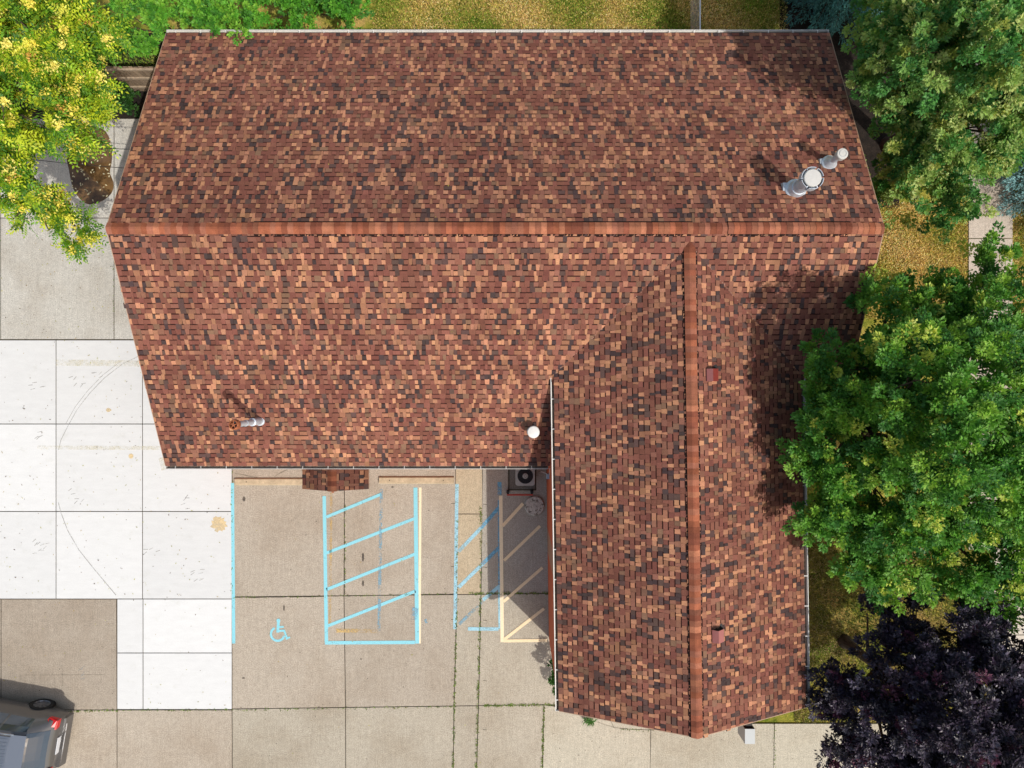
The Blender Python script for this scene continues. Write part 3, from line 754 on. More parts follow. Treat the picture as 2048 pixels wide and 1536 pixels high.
# red guard rail
ra, rb = P(1014, 990, .32), P(1066, 989, .32)
gr = empty('guard_rail', ((ra.x+rb.x)/2, ra.y, 0), 'low red metal guard rail on two dark posts in front of the air conditioner', 'guard rail')
gr.location.z = 0; g = MB(); L = rb.x-ra.x
g.box(-L/2, L/2, -.022, .022, .24, .32); g.build('rail', mat('red_rail_paint', (.42, .05, .03), .5), gr)
for s in (-1, 1):
    g = MB(); g.tube([(s*(L/2-.03), .075, 0), (s*(L/2-.03), .075, .30)], .05, 12); g.build('post', M_black, gr)
# round concrete footing
pc = P(1069, 1012, .1); g = MB(); g.lathe([(.305, 0), (.31, .07), (.29, .10), (.12, .115), (.001, .118)], n=36, col=(.42, .39, .34))
def disc_extra(t, co, cur, b):
    k = ramp(t, noise_node(t, co, 9, 5, .7), [(.52, (0, 0, 0)), (.6, (1, 1, 1))]); return mixc(t, k, cur, (.16, .14, .11))
o = g.build('concrete_disc', mat('rough_concrete', (.52, .48, .42), .95, noise=[(14, .7, 1.25, 5, ONE)], bump=(18, .03), extra=disc_extra), loc=(pc.x, pc.y, 0))
tag(o, 'round rough grey concrete disc lying on the paving beside the brick wall', 'concrete disc')

# wooden fence behind the left tree: pickets, rails and posts
fe = empty('wooden_fence', (0, 0, 0), 'weathered wooden picket fence in front of the hedge at upper left', 'fence')
fy = P(300, 183).y; fx0, fx1 = P(60, 183).x, P(420, 183).x
x = fx0; g = MB()
while x < fx1:
    c = rnd.uniform(.75, 1.2); hgt = 1.75+rnd.uniform(-.02, .02)
    g.box(x, x+.125, fy, fy+.02, .03, hgt, (.30*c, .22*c, .15*c)); x += .15
g.build('picket_panel', M_wood, fe)
for z_ in (.35, 1.0, 1.6):
    g = MB(); g.box(fx0, fx1, fy-.045, fy-.002, z_, z_+.09, (.42, .33, .24)); g.build('rail', M_wood, fe)
x = fx0+.3
while x < fx1:
    g = MB(); g.box(x, x+.09, fy-.09-.05, fy-.05, 0, 1.7, (.36, .28, .2)); g.build('post', M_wood, fe); x += 2.3
# chain link fence at top right
cf = empty('chain_link_fence', (0, 0, 0), 'grey chain link fence running away from the back eave across the lawn', 'fence')
xa = P(1390, 20, .6).x; y0_, y1_ = YN+.3, YN+4.5
g = MB(); g.tube([(xa, y0_, 1.2), (xa, y1_, 1.2)], .022, 8); g.build('top_rail', M_galv, cf)
yy = y0_
while yy < y1_+.1:
    g = MB(); g.tube([(xa, yy, 0), (xa, yy, 1.25)], .03, 8); g.build('post', M_galv, cf); yy += 2.1
g = MB(); st = .085; k = -1.2
while k < y1_-y0_:
    for s in (1, -1):
        a0 = max(k, 0); a1 = min(k+1.15, y1_-y0_)
        if a1 > a0:
            za, zb = (a0-k), (a1-k)
            if s < 0: za, zb = 1.15-za, 1.15-zb
            g.tube([(xa, y0_+a0, .04+za), (xa, y0_+a1, .04+zb)], .0022, 3, cap=False)
    k += st
g.build('wire_mesh', M_galv, cf)
# overhead cables at the west gable
M_cable = mat('black_cable', (.02, .02, .02), .6)
for (sx, sy, z0), (ex, ey, z1), lb in (((275, 299, 3.9), (20, 262, 5.0), 'thin black overhead cable, the upper and fainter of two at the left gable'), ((262, 337, 3.7), (20, 297, 4.8), 'thicker black overhead cable, the lower of two at the left gable')):
    a = P(sx, sy, z0); b_ = P(ex, ey, z1); b_ = a+(b_-a)*3; b_.z = 5.5; g = MB(); pts = []
    for i in range(25):
        t = i/24; p = a.lerp(b_, t); p.z -= .9*4*t*(1-t)*.5; pts.append(p)
    g.tube(pts, .009, 5); tag(g.build('overhead_cable', M_cable), lb, 'cable')

# ------------------------------------------------------------------ foliage
def norm(a): return a/np.maximum(np.linalg.norm(a, axis=1, keepdims=True), 1e-6)
def leaves_arr(c, d, n, L, W, fold=.18):
    """two folded triangles pairs per leaf: base, left, tip, right"""
    d = norm(d); s = norm(np.cross(d, n)); n = np.cross(s, d)
    L = L[:, None]; W = W[:, None]
    b_ = c; t = c+d*L; l = c+d*L*.45+s*W*.5+n*W*fold; r = c+d*L*.45-s*W*.5+n*W*fold
    v = np.stack([b_, l, t, r], 1).reshape(-1, 3)
    i = np.arange(len(c))[:, None]*4
    tr = np.concatenate([i+np.array([[0, 2, 1]]), i+np.array([[0, 3, 2]])], 1).reshape(-1, 3)
    return v, tr
def foliage(name, c, d, n, L, W, col, m, parent=None, fold=.18):
    v, tr = leaves_arr(c, d, n, L, W, fold)
    return np_mesh(name, v, tr, np.repeat(col, 4, axis=0), m, parent)
def lobes_world(lobes):
    out = []
    for px, py, z, r in lobes:
        p = P(px, py, z); out.append((p.x, p.y, p.z, r*(H-z)/F))
    return np.array(out)
def twig_points(lw, n, zmin=-.35, flat=.8, inner=.3, seed=0):
    g_ = np.random.default_rng(seed)
    n0 = n; n = int(n*2.0)
    wgt = lw[:, 3]**2; k = g_.choice(len(lw), n, p=wgt/wgt.sum())
    d = norm(g_.normal(size=(n*1, 3)))
    d[:, 2] = np.where(d[:, 2] < zmin, -d[:, 2], d[:, 2])
    rad = np.where(g_.random(n) < inner, g_.uniform(.25, .85, n), g_.uniform(.85, 1.06, n))
    pos = lw[k, :3]+d*rad[:, None]*lw[k, 3][:, None]*np.array([1, 1, flat])
    f = np.sin(pos[:, 0]*4.1+seed+1.3*np.sin(pos[:, 1]*2.9))+np.sin(pos[:, 1]*4.7+seed*2+1.1*np.sin(pos[:, 2]*3.7))+np.sin(pos[:, 2]*5.3+pos[:, 0]*2.2)+g_.normal(size=n)*.3
    keep = np.argsort(-f)[:n0]; keep.sort(); pos, d, k = pos[keep], d[keep], k[keep]
    return pos, d, k, g_
def broad_crown(name, lobes, ntw, nlv, size, leafL, leafW, pal, palw, m, parent, seed, flat=.8, jit=.12, up=.6):
    lw = lobes_world(lobes)
    pos, d, k, g_ = twig_points(lw, ntw, seed=seed, flat=flat)
    o = norm(d+np.array([0, 0, up])+g_.normal(size=d.shape)*.35)
    cc = np.array(pal)[g_.choice(len(pal), ntw, p=np.array(palw)/sum(palw))]
    N_ = ntw*nlv; idx = np.repeat(np.arange(ntw), nlv)
    t = g_.random(N_)**.8                       # along the twig
    rad = norm(g_.normal(size=(N_, 3))); oo = o[idx]
    rad = norm(rad-oo*(rad*oo).sum(1)[:, None])
    sz = size*g_.uniform(.7, 1.35, ntw)[idx]
    rr = (1-t*.75)*sz*.62*g_.random(N_)**.6
    c = pos[idx]+oo*(t*sz*1.3)[:, None]+rad*rr[:, None]
    ax = norm(rad*.9+oo*(.35+.9*t)[:, None]+g_.normal(size=(N_, 3))*.25+np.array([0, 0, -.12]))
    nn = norm(np.array([0.12, -.12, 1.])+oo*.6+g_.normal(size=(N_, 3))*.34)
    L = leafL*g_.uniform(.65, 1.3, N_); W = leafW*g_.uniform(.75, 1.2, N_)
    col = cc[idx]*(1+g_.normal(size=(N_, 1))*jit)*(1+g_.normal(size=(N_, 3))*.05)
    return foliage(name, c, ax, nn, L, W, np.clip(col, .004, 1), m, parent), lw, pos
def trunk(parent, base, lw, r=.16, name='trunk', seed=0, twigs=None, nt=70):
    rr = random.Random(seed); g = MB(); b0 = Vector(base)
    fork = Vector((b0.x, b0.y, max(1.6, lw[:, 2].mean()*.45)))
    g.tube([b0-Vector((0, 0, .06)), b0+Vector((0, 0, .25)), fork], [r*1.6, r*1.1, r*.85], 10)
    ends = []
    for l in lw:
        e = Vector(l[:3]); m_ = fork.lerp(e, .5)+Vector((rr.uniform(-.3, .3), rr.uniform(-.3, .3), rr.uniform(0, .4)))
        g.tube([fork, m_, e, e+Vector((rr.uniform(-.3, .3), rr.uniform(-.3, .3), l[3]*.5))], [r*.5, r*.3, r*.14, .01], 6); ends.append((m_, e))
    if twigs is not None:
        for i in range(nt):
            p = Vector(twigs[rr.randrange(len(twigs))]); m_, e = min(ends, key=lambda q_: (q_[1]-p).length)
            q0 = m_.lerp(e, rr.uniform(.3, 1)); mid = q0.lerp(p, .5)+Vector((rr.uniform(-.15, .15), rr.uniform(-.15, .15), rr.uniform(-.1, .2)))
            g.tube([q0, mid, p], [.03, .018, .006], 4, cap=False)
    return g.build(name, M_bark, parent, smooth=True)

# green maple, right middle
GREEN = [(.10, .28, .04), (.14, .335, .045), (.22, .41, .05), (.45, .54, .09), (.055, .185, .035)]
lob2 = [(1900, 860, 5.6, 215), (1760, 800, 5.6, 130), (1690, 870, 5.2, 95), (1650, 960, 5.0, 75), (1610, 965, 4.9, 42), (1665, 1010, 5.0, 70), (1755, 1050, 5.0, 105),
        (1850, 1060, 5.2, 110), (1960, 1060, 5.2, 120), (1990, 1170, 4.8, 55), (1970, 1215, 4.6, 28), (1700, 740, 5.2, 78), (1650, 745, 4.9, 42), (1780, 660, 5.0, 85), (1850, 650, 5.0, 70),
        (1935, 590, 5.0, 70), (1975, 535, 4.8, 42), (2020, 700, 5.6, 130), (1830, 760, 7.2, 95), (1940, 800, 7.8, 110), (1880, 920, 7.6, 110), (2040, 930, 7.4, 120), (2090, 800, 6, 150), (2085, 1050, 5.4, 140), (1710, 1140, 4.7, 42), (1770, 1150, 4.6, 38), (1797, 560, 4.2, 20),
        (1625, 1010, 4.9, 36), (1640, 830, 5.0, 48)]
t2 = empty('maple_tree', (9.6, -1.4, 0), 'bright green leafy maple whose crown hangs over the right side of the wing roof', 'tree')
t2.location = (0, 0, 0)
o, lw, tw = broad_crown('crown', lob2, 2900, 90, .34, .085, .056, GREEN, [3, 3, 2.4, .9, 3], M_leaf, t2, 21)
trunk(t2, (9.7, -1.3, 0), lw, .2, seed=3, twigs=tw)
# paler maple, upper right
PALE = [(.17, .34, .08), (.28, .42, .11), (.09, .27, .06), (.46, .54, .19), (.06, .20, .05), (.34, .40, .09)]
lob1 = [(1915, 115, 5.8, 150), (1900, 230, 4.8, 120), (1825, 105, 6.6, 62), (1805, 130, 5.0, 85), (1775, 60, 4.8, 62), (1760, 170, 4.4, 50), (1772, 240, 4.2, 55), (1795, 320, 3.7, 62), (1805, 375, 3.2, 55), (1870, 350, 4.0, 80), (1865, 405, 3.4, 48), (1930, 375, 4.0, 55), (1830, 400, 3.2, 45), (1985, 195, 5.6, 90), (1955, 262, 4.6, 72), (1990, 300, 4.2, 40), (1960, 100, 7.4, 110),
        (2060, 60, 6.4, 170), (2030, -60, 6, 150), (1880, 0, 6.2, 120), (2090, 150, 5.5, 90)]
t1 = empty('maple_tree', (0, 0, 0), 'pale olive green maple at the upper right corner beyond the back of the roof', 'tree')
o, lw, tw = broad_crown('crown', lob1, 2300, 90, .31, .085, .052, PALE, [3, 3, 3, 2, 2, 1], M_leaf, t1, 22)
trunk(t1, (12.0, 7.6, 0), lw, .2, seed=4, twigs=tw)
# purple maple
PUR = [(.040, .032, .055), (.055, .040, .068), (.12, .04, .075), (.026, .024, .040), (.08, .07, .11)]
lobp = [(1880, 1400, 4.8, 150), (1780, 1420, 4.4, 90), (1700, 1400, 4.0, 62), (1665, 1370, 3.7, 38), (1690, 1470, 4.0, 55), (1770, 1500, 4.2, 70), (1790, 1300, 4.2, 65), (1760, 1240, 3.8, 42), (1830, 1230, 4.2, 52), (1735, 1235, 3.6, 26), (1900, 1250, 4.4, 60), (1960, 1320, 5.2, 100),
        (2030, 1290, 4.8, 70), (2060, 1400, 5.4, 120), (1950, 1450, 6.0, 110), (1900, 1540, 4.8, 110), (2020, 1560, 5, 120), (1800, 1570, 4.2, 80)]
tp = empty('purple_maple_tree', (0, 0, 0), 'dark purple leaved maple in the lower right corner', 'tree')
o, lw, tw = broad_crown('crown', lobp, 1900, 84, .28, .095, .05, PUR, [3.5, 3, .6, 3, 2], M_purple, tp, 23, jit=.25)
trunk(tp, (10.6, -8.2, 0), lw, .15, seed=5, twigs=tw)

# pinnate tree with yellow seed bunches, upper left
def pinnate_crown(name, lobes, ntw, m, parent, seed, flat=.8):
    lw = lobes_world(lobes); pos, d, k, g_ = twig_points(lw, ntw, seed=seed, flat=flat)
    o = norm(d+np.array([0, 0, .5])+g_.normal(size=d.shape)*.3)
    nf, nl = 8, 13
    C, A, Nn, LL, WW, CC = [], [], [], [], [], []
    pal = np.array([(.13, .29, .02), (.26, .42, .025), (.46, .54, .03), (.06, .17, .02)])
    for f in range(nf):
        rad = norm(g_.normal(size=(ntw, 3))); rad = norm(rad-o*(rad*o).sum(1)[:, None]+o*g_.uniform(.2, .9, (ntw, 1)))
        fl = g_.uniform(.30, .52, ntw); tint = pal[g_.choice(4, ntw)]*g_.uniform(.8, 1.25, (ntw, 1))
        side = norm(np.cross(rad, np.array([0, 0, 1.])+g_.normal(size=rad.shape)*.2)); nrm = np.cross(side, rad)
        nrm *= np.sign(nrm[:, 2:3]+1e-6)
        for j in range(nl):
            tt = (j//2+1)/(nl/2+.5); sgn = 1 if j % 2 else -1
            c = pos+rad*(fl*tt)[:, None]+np.array([0, 0, -1.])*(fl*tt*tt*.35)[:, None]
            ax = side*sgn*.9+rad*.55+g_.normal(size=rad.shape)*.12+np.array([0, 0, -.2])
            if j == nl-1: ax = rad
            C.append(c); A.append(ax); Nn.append(nrm+g_.normal(size=rad.shape)*.25); LL.append(g_.uniform(.11, .155, ntw)*(1-.3*tt)); WW.append(g_.uniform(.038, .052, ntw)); CC.append(tint*(1+g_.normal(size=(ntw, 1))*.1))
    cat = np.concatenate
    foliage(name, cat(C), cat(A), cat(Nn), cat(LL), cat(WW), np.clip(cat(CC), .004, 1), m, parent)
    # seed bunches
    nb = int(ntw*.42); ki = g_.choice(ntw, nb, replace=False); per = 75
    idx = np.repeat(ki, per); N_ = len(idx)
    sc = np.repeat(g_.uniform(.6, 1.35, nb), per)
    c = pos[idx]+o[idx]*(.18+.1*g_.random(N_))[:, None]+g_.normal(size=(N_, 3))*np.array([.075, .075, .05])*sc[:, None]
    yc_ = np.array([(.85, .72, .12), (.90, .78, .20), (.75, .72, .10), (.70, .42, .10)])[np.repeat(g_.choice(4, nb, p=[.4, .3, .2, .1]), per)]
    foliage('seed_cluster', c, norm(g_.normal(size=(N_, 3))+np.array([0, 0, .2])), norm(g_.normal(size=(N_, 3))*.6+np.array([0, 0, 1.])), g_.uniform(.05, .08, N_), g_.uniform(.03, .05, N_), np.clip(yc_*(1+g_.normal(size=(N_, 1))*.15), 0, 1), m, parent)
    return lw, pos
lobl = [(60, 180, 6.0, 130), (130, 90, 5.6, 90), (190, 75, 5.2, 55), (165, 215, 5.2, 60), (190, 255, 4.8, 35), (90, 290, 5.4, 65), (30, 330, 5.4, 75), (20, 395, 5.0, 45), (90, 445, 4.2, 42), (150, 452, 3.9, 38), (130, 487, 3.7, 22), (60, 60, 6.4, 120), (-60, 150, 6.5, 160), (-80, 320, 6, 130), (110, 0, 6.0, 100), (10, 250, 7.2, 90), (170, 160, 5.5, 45), (40, 425, 4.6, 35), (110, 420, 4.2, 24), (170, 20, 5.6, 60)]
tl = empty('ailanthus_tree', (0, 0, 0), 'yellow green tree with feathery leaves and yellow seed bunches in the upper left corner', 'tree')
lw, tw = pinnate_crown('crown', lobl, 620, M_leaf, tl, 31)
trunk(tl, (-15.0, 7.6, 0), lw, .17, seed=6, twigs=tw, nt=60)

# spruces
def spruce(base, hgt, rad, seed, label, ndens=1.0, col=(.08, .2, .19)):
    t = empty('spruce_tree', (0, 0, 0), label, 'tree'); g_ = np.random.default_rng(seed); rr = random.Random(seed)
    b0 = Vector(base); g = MB(); g.tube([b0-Vector((0, 0, .05)), b0+Vector((0, 0, hgt))], [.14, .015], 8)
    C, A, T = [], [], []
    nlev = int(hgt/.26)
    for i in range(nlev):
        f = (i+.5)/nlev; z = .5+(hgt-.6)*f; L = rad*(1-f)**.85+.12; nb = max(6, int(15*(1-f)+5)); a0 = rr.random()*6
        for k in range(nb):
            a = a0+k*2*math.pi/nb+rr.uniform(-.15, .15); Lk = L*rr.uniform(.8, 1.12)
            dv = np.array([math.cos(a), math.sin(a), 0]); sd = np.array([-dv[1], dv[0], 0])
            tip = b0+Vector((dv[0]*Lk, dv[1]*Lk, z-.25*Lk)); g.tube([b0+Vector((0, 0, z)), b0+Vector((dv[0]*Lk*.5, dv[1]*Lk*.5, z-.16*Lk)), tip], [.025, .015, .004], 4, cap=False)
            n = int(150*Lk*ndens)
            s = g_.random(n)**.75; wd = (.34*(1.05-s)*Lk+.05)*g_.uniform(-1, 1, n)
            wd = np.round(wd/.09)*.09+g_.normal(size=n)*.015
            st = Lk*s-np.abs(wd)*.5
            st = np.maximum(st, .02)
            c = np.array(b0)+dv*(st+np.abs(wd)*.7)[:, None]+sd*wd[:, None]+np.array([0, 0, 1.])*(z-.25*st-.12*np.abs(wd)+g_.normal(size=n)*.03)[:, None]
            ax = dv+sd*np.sign(wd)[:, None]*.6+g_.normal(size=(n, 3))*.42
            C.append(c); A.append(ax); T.append(np.full(n, rr.uniform(.7, 1.3)))
    C = np.concatenate(C); A = np.concatenate(A); T = np.concatenate(T); N_ = len(C)
    cl = np.array(col)[None]*T[:, None]*(1+g_.normal(size=(N_, 1))*.18)
    foliage('needles', C, A, np.tile([0, 0, 1.], (N_, 1))+g_.normal(size=(N_, 3))*.5, g_.uniform(.08, .14, N_), g_.uniform(.018, .034, N_), np.clip(cl, .004, 1), M_needle, t)
    g.build('trunk', M_bark, t)
pb = P(1672, -45); spruce((pb.x, pb.y, 0), 4.6, 2.1, 41, 'blue green spruce behind the back eave beside the pale maple', 1.3, (.07, .22, .20))
pb = P(2210, 345); spruce((pb.x-.95, pb.y+.15, 0), 7.0, 2.9, 42, 'silvery blue spruce at the right edge over the sidewalk', 1.1, (.19, .37, .39))

# hedge behind the building, upper left: one shrub mass per clump
SHR = [(.10, .33, .03), (.15, .40, .04), (.22, .46, .05), (.07, .24, .03)]
shr = [([(300, 20, 1.9, 50), (260, 75, 1.4, 30), (300, 95, 1.0, 22), (340, 30, 2.1, 45)], 'leafy green shrub at the corner of the back eave, beside the seed tree'),
       ([(410, 10, 2.1, 52), (440, 40, 2.1, 38), (480, 40, 2.2, 34), (480, 70, 2.62, 9), (425, 72, 2.62, 8)], 'bright green shrub with sprigs hanging over the white back gutter'),
       ([(540, 25, 1.7, 48), (580, 0, 1.8, 50)], 'mid green shrub in the middle of the row behind the gutter'),
       ([(640, 30, 1.5, 44), (690, 20, 1.5, 48), (720, 40, 1.2, 24)], 'dark green ivy like shrub at the lawn end of the row behind the gutter')]
for i, (lb_, lab) in enumerate(shr):
    lb2 = lb_+[(x, y-55, z-.2, r_) for x, y, z, r_ in lb_[:2]]
    t = empty('shrub', (0, 0, 0), lab, 'shrub', 'shrubs behind the back gutter')
    o, lw, tw = broad_crown('foliage', lb2, 330, 44, .17, .085, .045, SHR, [2, 3, 3, 2] if i < 2 else [3, 2, 1, 3], M_leaf, t, 50+i, flat=1.0)
    c0 = lw[:, :3].mean(0); g = MB()
    for k in range(7):
        e = Vector(tw[rnd.randrange(len(tw))]); g.tube([(c0[0]+rnd.uniform(-.2, .2), c0[1]+.3, 0), ((c0[0]+e.x)/2, (c0[1]+e.y)/2, e.z*.6), e], [.03, .02, .006], 5)
    g.build('stem', M_bark, t)
for lb_, n, lab in (([(235, 195, .7, 24), (262, 205, .5, 18), (215, 215, .5, 16)], 90, 'low dark green bush between the wooden fence and the paving'),
                    ([(1108, 1350, .7, 9), (1111, 1375, .5, 7), (1112, 1325, .6, 6)], 40, 'small dark shrub tucked against the recessed corner of the brick wing'),):
    t = empty('bush', (0, 0, 0), lab, 'bush')
    o, lw, tw = broad_crown('foliage', lb_, n, 40, .12, .075, .032, [(.03, .10, .02), (.045, .13, .02)], [1, 1], M_leaf, t, 70, flat=1)
    g = MB(); c0 = lw[:, :3].mean(0)
    for k in range(4): e = Vector(tw[k]); g.tube([(c0[0], c0[1], 0), e], [.02, .005], 5)
    g.build('stem', M_bark, t)
# weed by the south rake
wp = P(1178, 1439); n = 70; g_ = np.random.default_rng(5); a = g_.uniform(0, 2*math.pi, n)
c = np.stack([wp.x+g_.normal(size=n)*.08, wp.y+g_.normal(size=n)*.03, g_.uniform(.02, .14, n)], 1)
o = foliage('weed', c, np.stack([np.cos(a), np.sin(a), g_.uniform(.2, .8, n)], 1), np.tile([0, 0, 1.], (n, 1)), g_.uniform(.12, .24, n), g_.uniform(.02, .035, n), np.tile([(.06, .17, .03)], (n, 1)), M_leaf)
tag(o, 'tuft of green weed growing from the paving joint at the wing gable', 'weed')

# moss and weeds in the joints
C = []
def along(x0, y0, x1, y1, n, s=.012):
    t = g_.random(n); cl = np.sin(t*37+x0)*.5+np.sin(t*91)*.5; t = t[cl > -.35]
    for k in t: p = P(x0+(x1-x0)*k, y0+(y1-y0)*k); C.append((p.x+g_.normal()*s, p.y+g_.normal()*s, .004))
along(962, 1015, 961, 1050, 80, .02); along(914, 1040, 914, 1188, 90); along(962, 1060, 961, 1188, 120)
along(914, 1195, 906, 1536, 520); along(961, 1195, 952, 1536, 620, .014); along(940, 1187, 1100, 1186, 420, .015); along(968, 1411, 1110, 1409, 420, .015)
along(1088, 1412, 1084, 1536, 300); along(464, 1420, 905, 1413, 200); along(230, 1421, 464, 1419, 150); along(140, 1422, 234, 1421, 160); along(690, 1010, 691, 1190, 90)
along(226, 440, 228, 678, 50); along(464, 945, 464, 1190, 60); along(464, 1195, 910, 1188, 160); along(1549, 1450, 1549, 1536, 40); along(1240, 1458, 1310, 1461, 60)
C = np.array(C); n = len(C)
o = foliage('joint_moss', C, np.concatenate([g_.normal(size=(n, 2)), g_.uniform(.1, .5, (n, 1))], 1), np.tile([0, 0, 1.], (n, 1)), g_.uniform(.022, .065, n), g_.uniform(.014, .03, n), np.array([(.13, .24, .03), (.22, .32, .05), (.08, .12, .03), (.16, .14, .06)])[g_.choice(4, n)], M_leaf)
tag(o, 'moss and small weeds growing in the paving joints', 'moss', kind='stuff')
# fallen leaves
n = 330; px = g_.uniform(2, 460, n); py = g_.uniform(682, 1196, n); C = []
for x, y in zip(px, py):
    if x > 285 and y < 940: continue
    p = P(x, y); C.append((p.x, p.y, .008))
for _ in range(70):
    x, y = g_.uniform(0, 460), g_.uniform(1196, 1415); p = P(x, y); C.append((p.x, p.y, .008))
for _ in range(60): p = P(g_.uniform(470, 1000), g_.uniform(985, 1530)); C.append((p.x, p.y, .008))
for _ in range(90): p = P(g_.uniform(2, 226), g_.uniform(440, 678)); C.append((p.x, p.y, .008))
for _ in range(70):
    x_, y_ = onroof(g_.uniform(340, 1050), g_.uniform(90, 900)); C.append((x_, y_, zroof(x_, y_)+.02))
C = np.array(C); n = len(C); cl = np.array([(.40, .38, .05), (.26, .26, .05), (.14, .09, .05), (.10, .07, .05), (.34, .24, .08)])[g_.choice(5, n)]
o = foliage('fallen_leaves', C, np.concatenate([g_.normal(size=(n, 2)), g_.uniform(-.05, .15, (n, 1))], 1), np.tile([0, 0, 1.], (n, 1)), g_.uniform(.03, .075, n)*g_.choice([.5, 1], n, p=[.55, .45]), g_.uniform(.018, .032, n), cl, M_leaf, fold=.1)
tag(o, 'scattered small fallen leaves on the paving', 'leaves', kind='stuff')
C = []
for _ in range(75): p = P(g_.uniform(140, 224), g_.uniform(270, 400)); C.append((p.x, p.y, .016))
C = np.array(C); n = len(C)
o = foliage('floating_petals', C, np.concatenate([g_.normal(size=(n, 2)), np.zeros((n, 1))], 1), np.tile([0, 0, 1.], (n, 1)), g_.uniform(.07, .10, n), g_.uniform(.034, .046, n), np.tile([(.85, .78, .52)], (n, 1)), M_leaf, fold=.05)
tag(o, 'pale petals floating on the brown puddle', 'petals', kind='stuff')
# grass blades
def grass_zone(x0, x1, y0, y1, n, pal, pw):
    px = g_.uniform(x0, x1, n); py = g_.uniform(y0, y1, n)
    xx = (px-1024)*H/F; yy = (768-py)*H/F
    k = np.sin(xx*2.1+np.sin(yy*1.7))*.5+np.sin(yy*3.3+xx)*.3+g_.normal(size=n)*.5
    ci = np.clip(((k+1.2)/2.4*len(pal)).astype(int), 0, len(pal)-1)
    return np.stack([xx, yy, np.full(n, -.055)], 1), np.array(pal)[ci]
PG = [(.16, .30, .035), (.34, .40, .07), (.58, .48, .13), (.80, .58, .22), (.90, .66, .32)]
zs = [grass_zone(745, 1575, -60, 75, 60000, PG, 0), grass_zone(1735, 1937, 405, 640, 26000, [PG[1], PG[2], PG[2], PG[3], PG[3], PG[4], PG[4]], 0), grass_zone(2026, 2090, 380, 700, 9000, PG, 0),
      grass_zone(1590, 1985, 1000, 1446, 60000, [(.12, .19, .04), (.20, .24, .06), (.30, .28, .09), (.40, .33, .14), (.46, .36, .17)], 0), grass_zone(200, 330, 95, 180, 6000, PG[:3], 0), grass_zone(1937, 2026, 1100, 1446, 3000, PG, 0)]
C = np.concatenate([z_[0] for z_ in zs]); cl = np.concatenate([z_[1] for z_ in zs]); n = len(C)
o = foliage('grass', C, np.concatenate([g_.normal(size=(n, 2)), g_.uniform(.5, 1.8, (n, 1))], 1), np.concatenate([g_.normal(size=(n, 2))*.6, np.ones((n, 1))], 1), g_.uniform(.05, .11, n), g_.uniform(.014, .03, n), np.clip(cl*(1+g_.normal(size=(n, 1))*.38), .01, 1), M_grass)
tag(o, 'short golden and green lawn grass', 'grass', kind='stuff')

# ------------------------------------------------------------------ parked car (rear corner in view)
car = empty('parked_car', (0, 0, 0), 'brownish grey estate car with red tail lamp, its rear corner in the lower left', 'car')
M_car = mat('car_paint', (.13, .128, .13), .34, .5, coat=.6); M_glass = mat('car_glass', (.03, .05, .075), .05, .0, spec=.9)
M_roofc = mat('sky_sheen_roof_paint', (.20, .23, .28), .30, .55, coat=.6)  # paler and bluer than the body: sky reflection put into the colour
M_tyre = mat('tyre_rubber', (.02, .02, .02), .85); M_rim = mat('alloy_rim', (.30, .31, .34), .3, .8)
M_lamp = mat('red_lamp_lens', (.50, .012, .015), .35, spec=.4); M_chrome = mat('chrome', (.62, .63, .65), .15, .9); M_plate = mat('licence_plate', (.60, .62, .66), .5)
# stations from the tail (x=0) to the nose (x=4.7): x, half width, belt z, top half width, top z
ST = [(0.0, .80, .90, .60, .93), (.06, .86, .98, .62, 1.03), (.22, .90, 1.03, .62, 1.22), (.55, .915, 1.05, .615, 1.50), (.85, .92, 1.05, .62, 1.60), (1.6, .925, 1.03, .63, 1.66), (2.4, .925, 1.01, .63, 1.65),
      (2.95, .925, 1.0, .60, 1.50), (3.45, .92, .99, .60, 1.10), (3.7, .915, .96, .58, 1.02), (4.3, .89, .88, .52, .90), (4.6, .82, .76, .45, .78), (4.7, .74, .62, .4, .64)]
def st(x):
    for a, b_ in zip(ST[:-1], ST[1:]):
        if x <= b_[0]:
            t = (x-a[0])/(b_[0]-a[0]); return [p+(q_-p)*t for p, q_ in zip(a, b_)]
    return list(ST[-1])
def ring(x):
    _, w_, zb, wt, zt = st(x)
    return [(w_*.86, .22), (w_*.97, .34), (w_, .55), (w_*.985, .75), (w_*.955, zb), (wt+(w_*.93-wt)*.45, zb+(zt-zb)*.55), (wt, zt-.07*min(1, (zt-zb)*3)), (wt*.80, zt-.01), (wt*.4, zt+.02), (0, zt+.025)]
xsn = sorted(set([0, .03, .06, .12, .22, .35, .55, .7, .85]+[.85+.25*i for i in range(1, 9)]+[2.95, 3.2, 3.45, 3.7, 4.0, 4.3, 4.5, 4.6, 4.7]))
a0 = Vector((-944*22.5/F, -650*22.5/F, 0))      # rear north wheel on the ground
TH = R(180-9.5)
Mc = Matrix.Translation(a0) @ Matrix.Rotation(TH, 4, 'Z') @ Matrix.Translation((-.92, .80, 0))
def carp(x, y, z): return tuple(Mc @ Vector((x, y, z)))
g = MB()
for xa_, xb_ in zip(xsn[:-1], xsn[1:]):
    for s in (-1, 1):
        ra_, rb_ = ring(xa_), ring(xb_)
        for i in range(len(ra_)-1):
            xa2 = xa_; f = [carp(xa_, s*ra_[i][0], ra_[i][1]), carp(xb_, s*rb_[i][0], rb_[i][1]), carp(xb_, s*rb_[i+1][0], rb_[i+1][1]), carp(xa_, s*ra_[i+1][0], ra_[i+1][1])]
            g.poly(f if s < 0 else f[::-1])
for x_ in (0, 4.7):
    r_ = ring(x_); g.poly([carp(x_, -y, z) for y, z in r_]+[carp(x_, y, z) for y, z in r_[::-1][1:]])
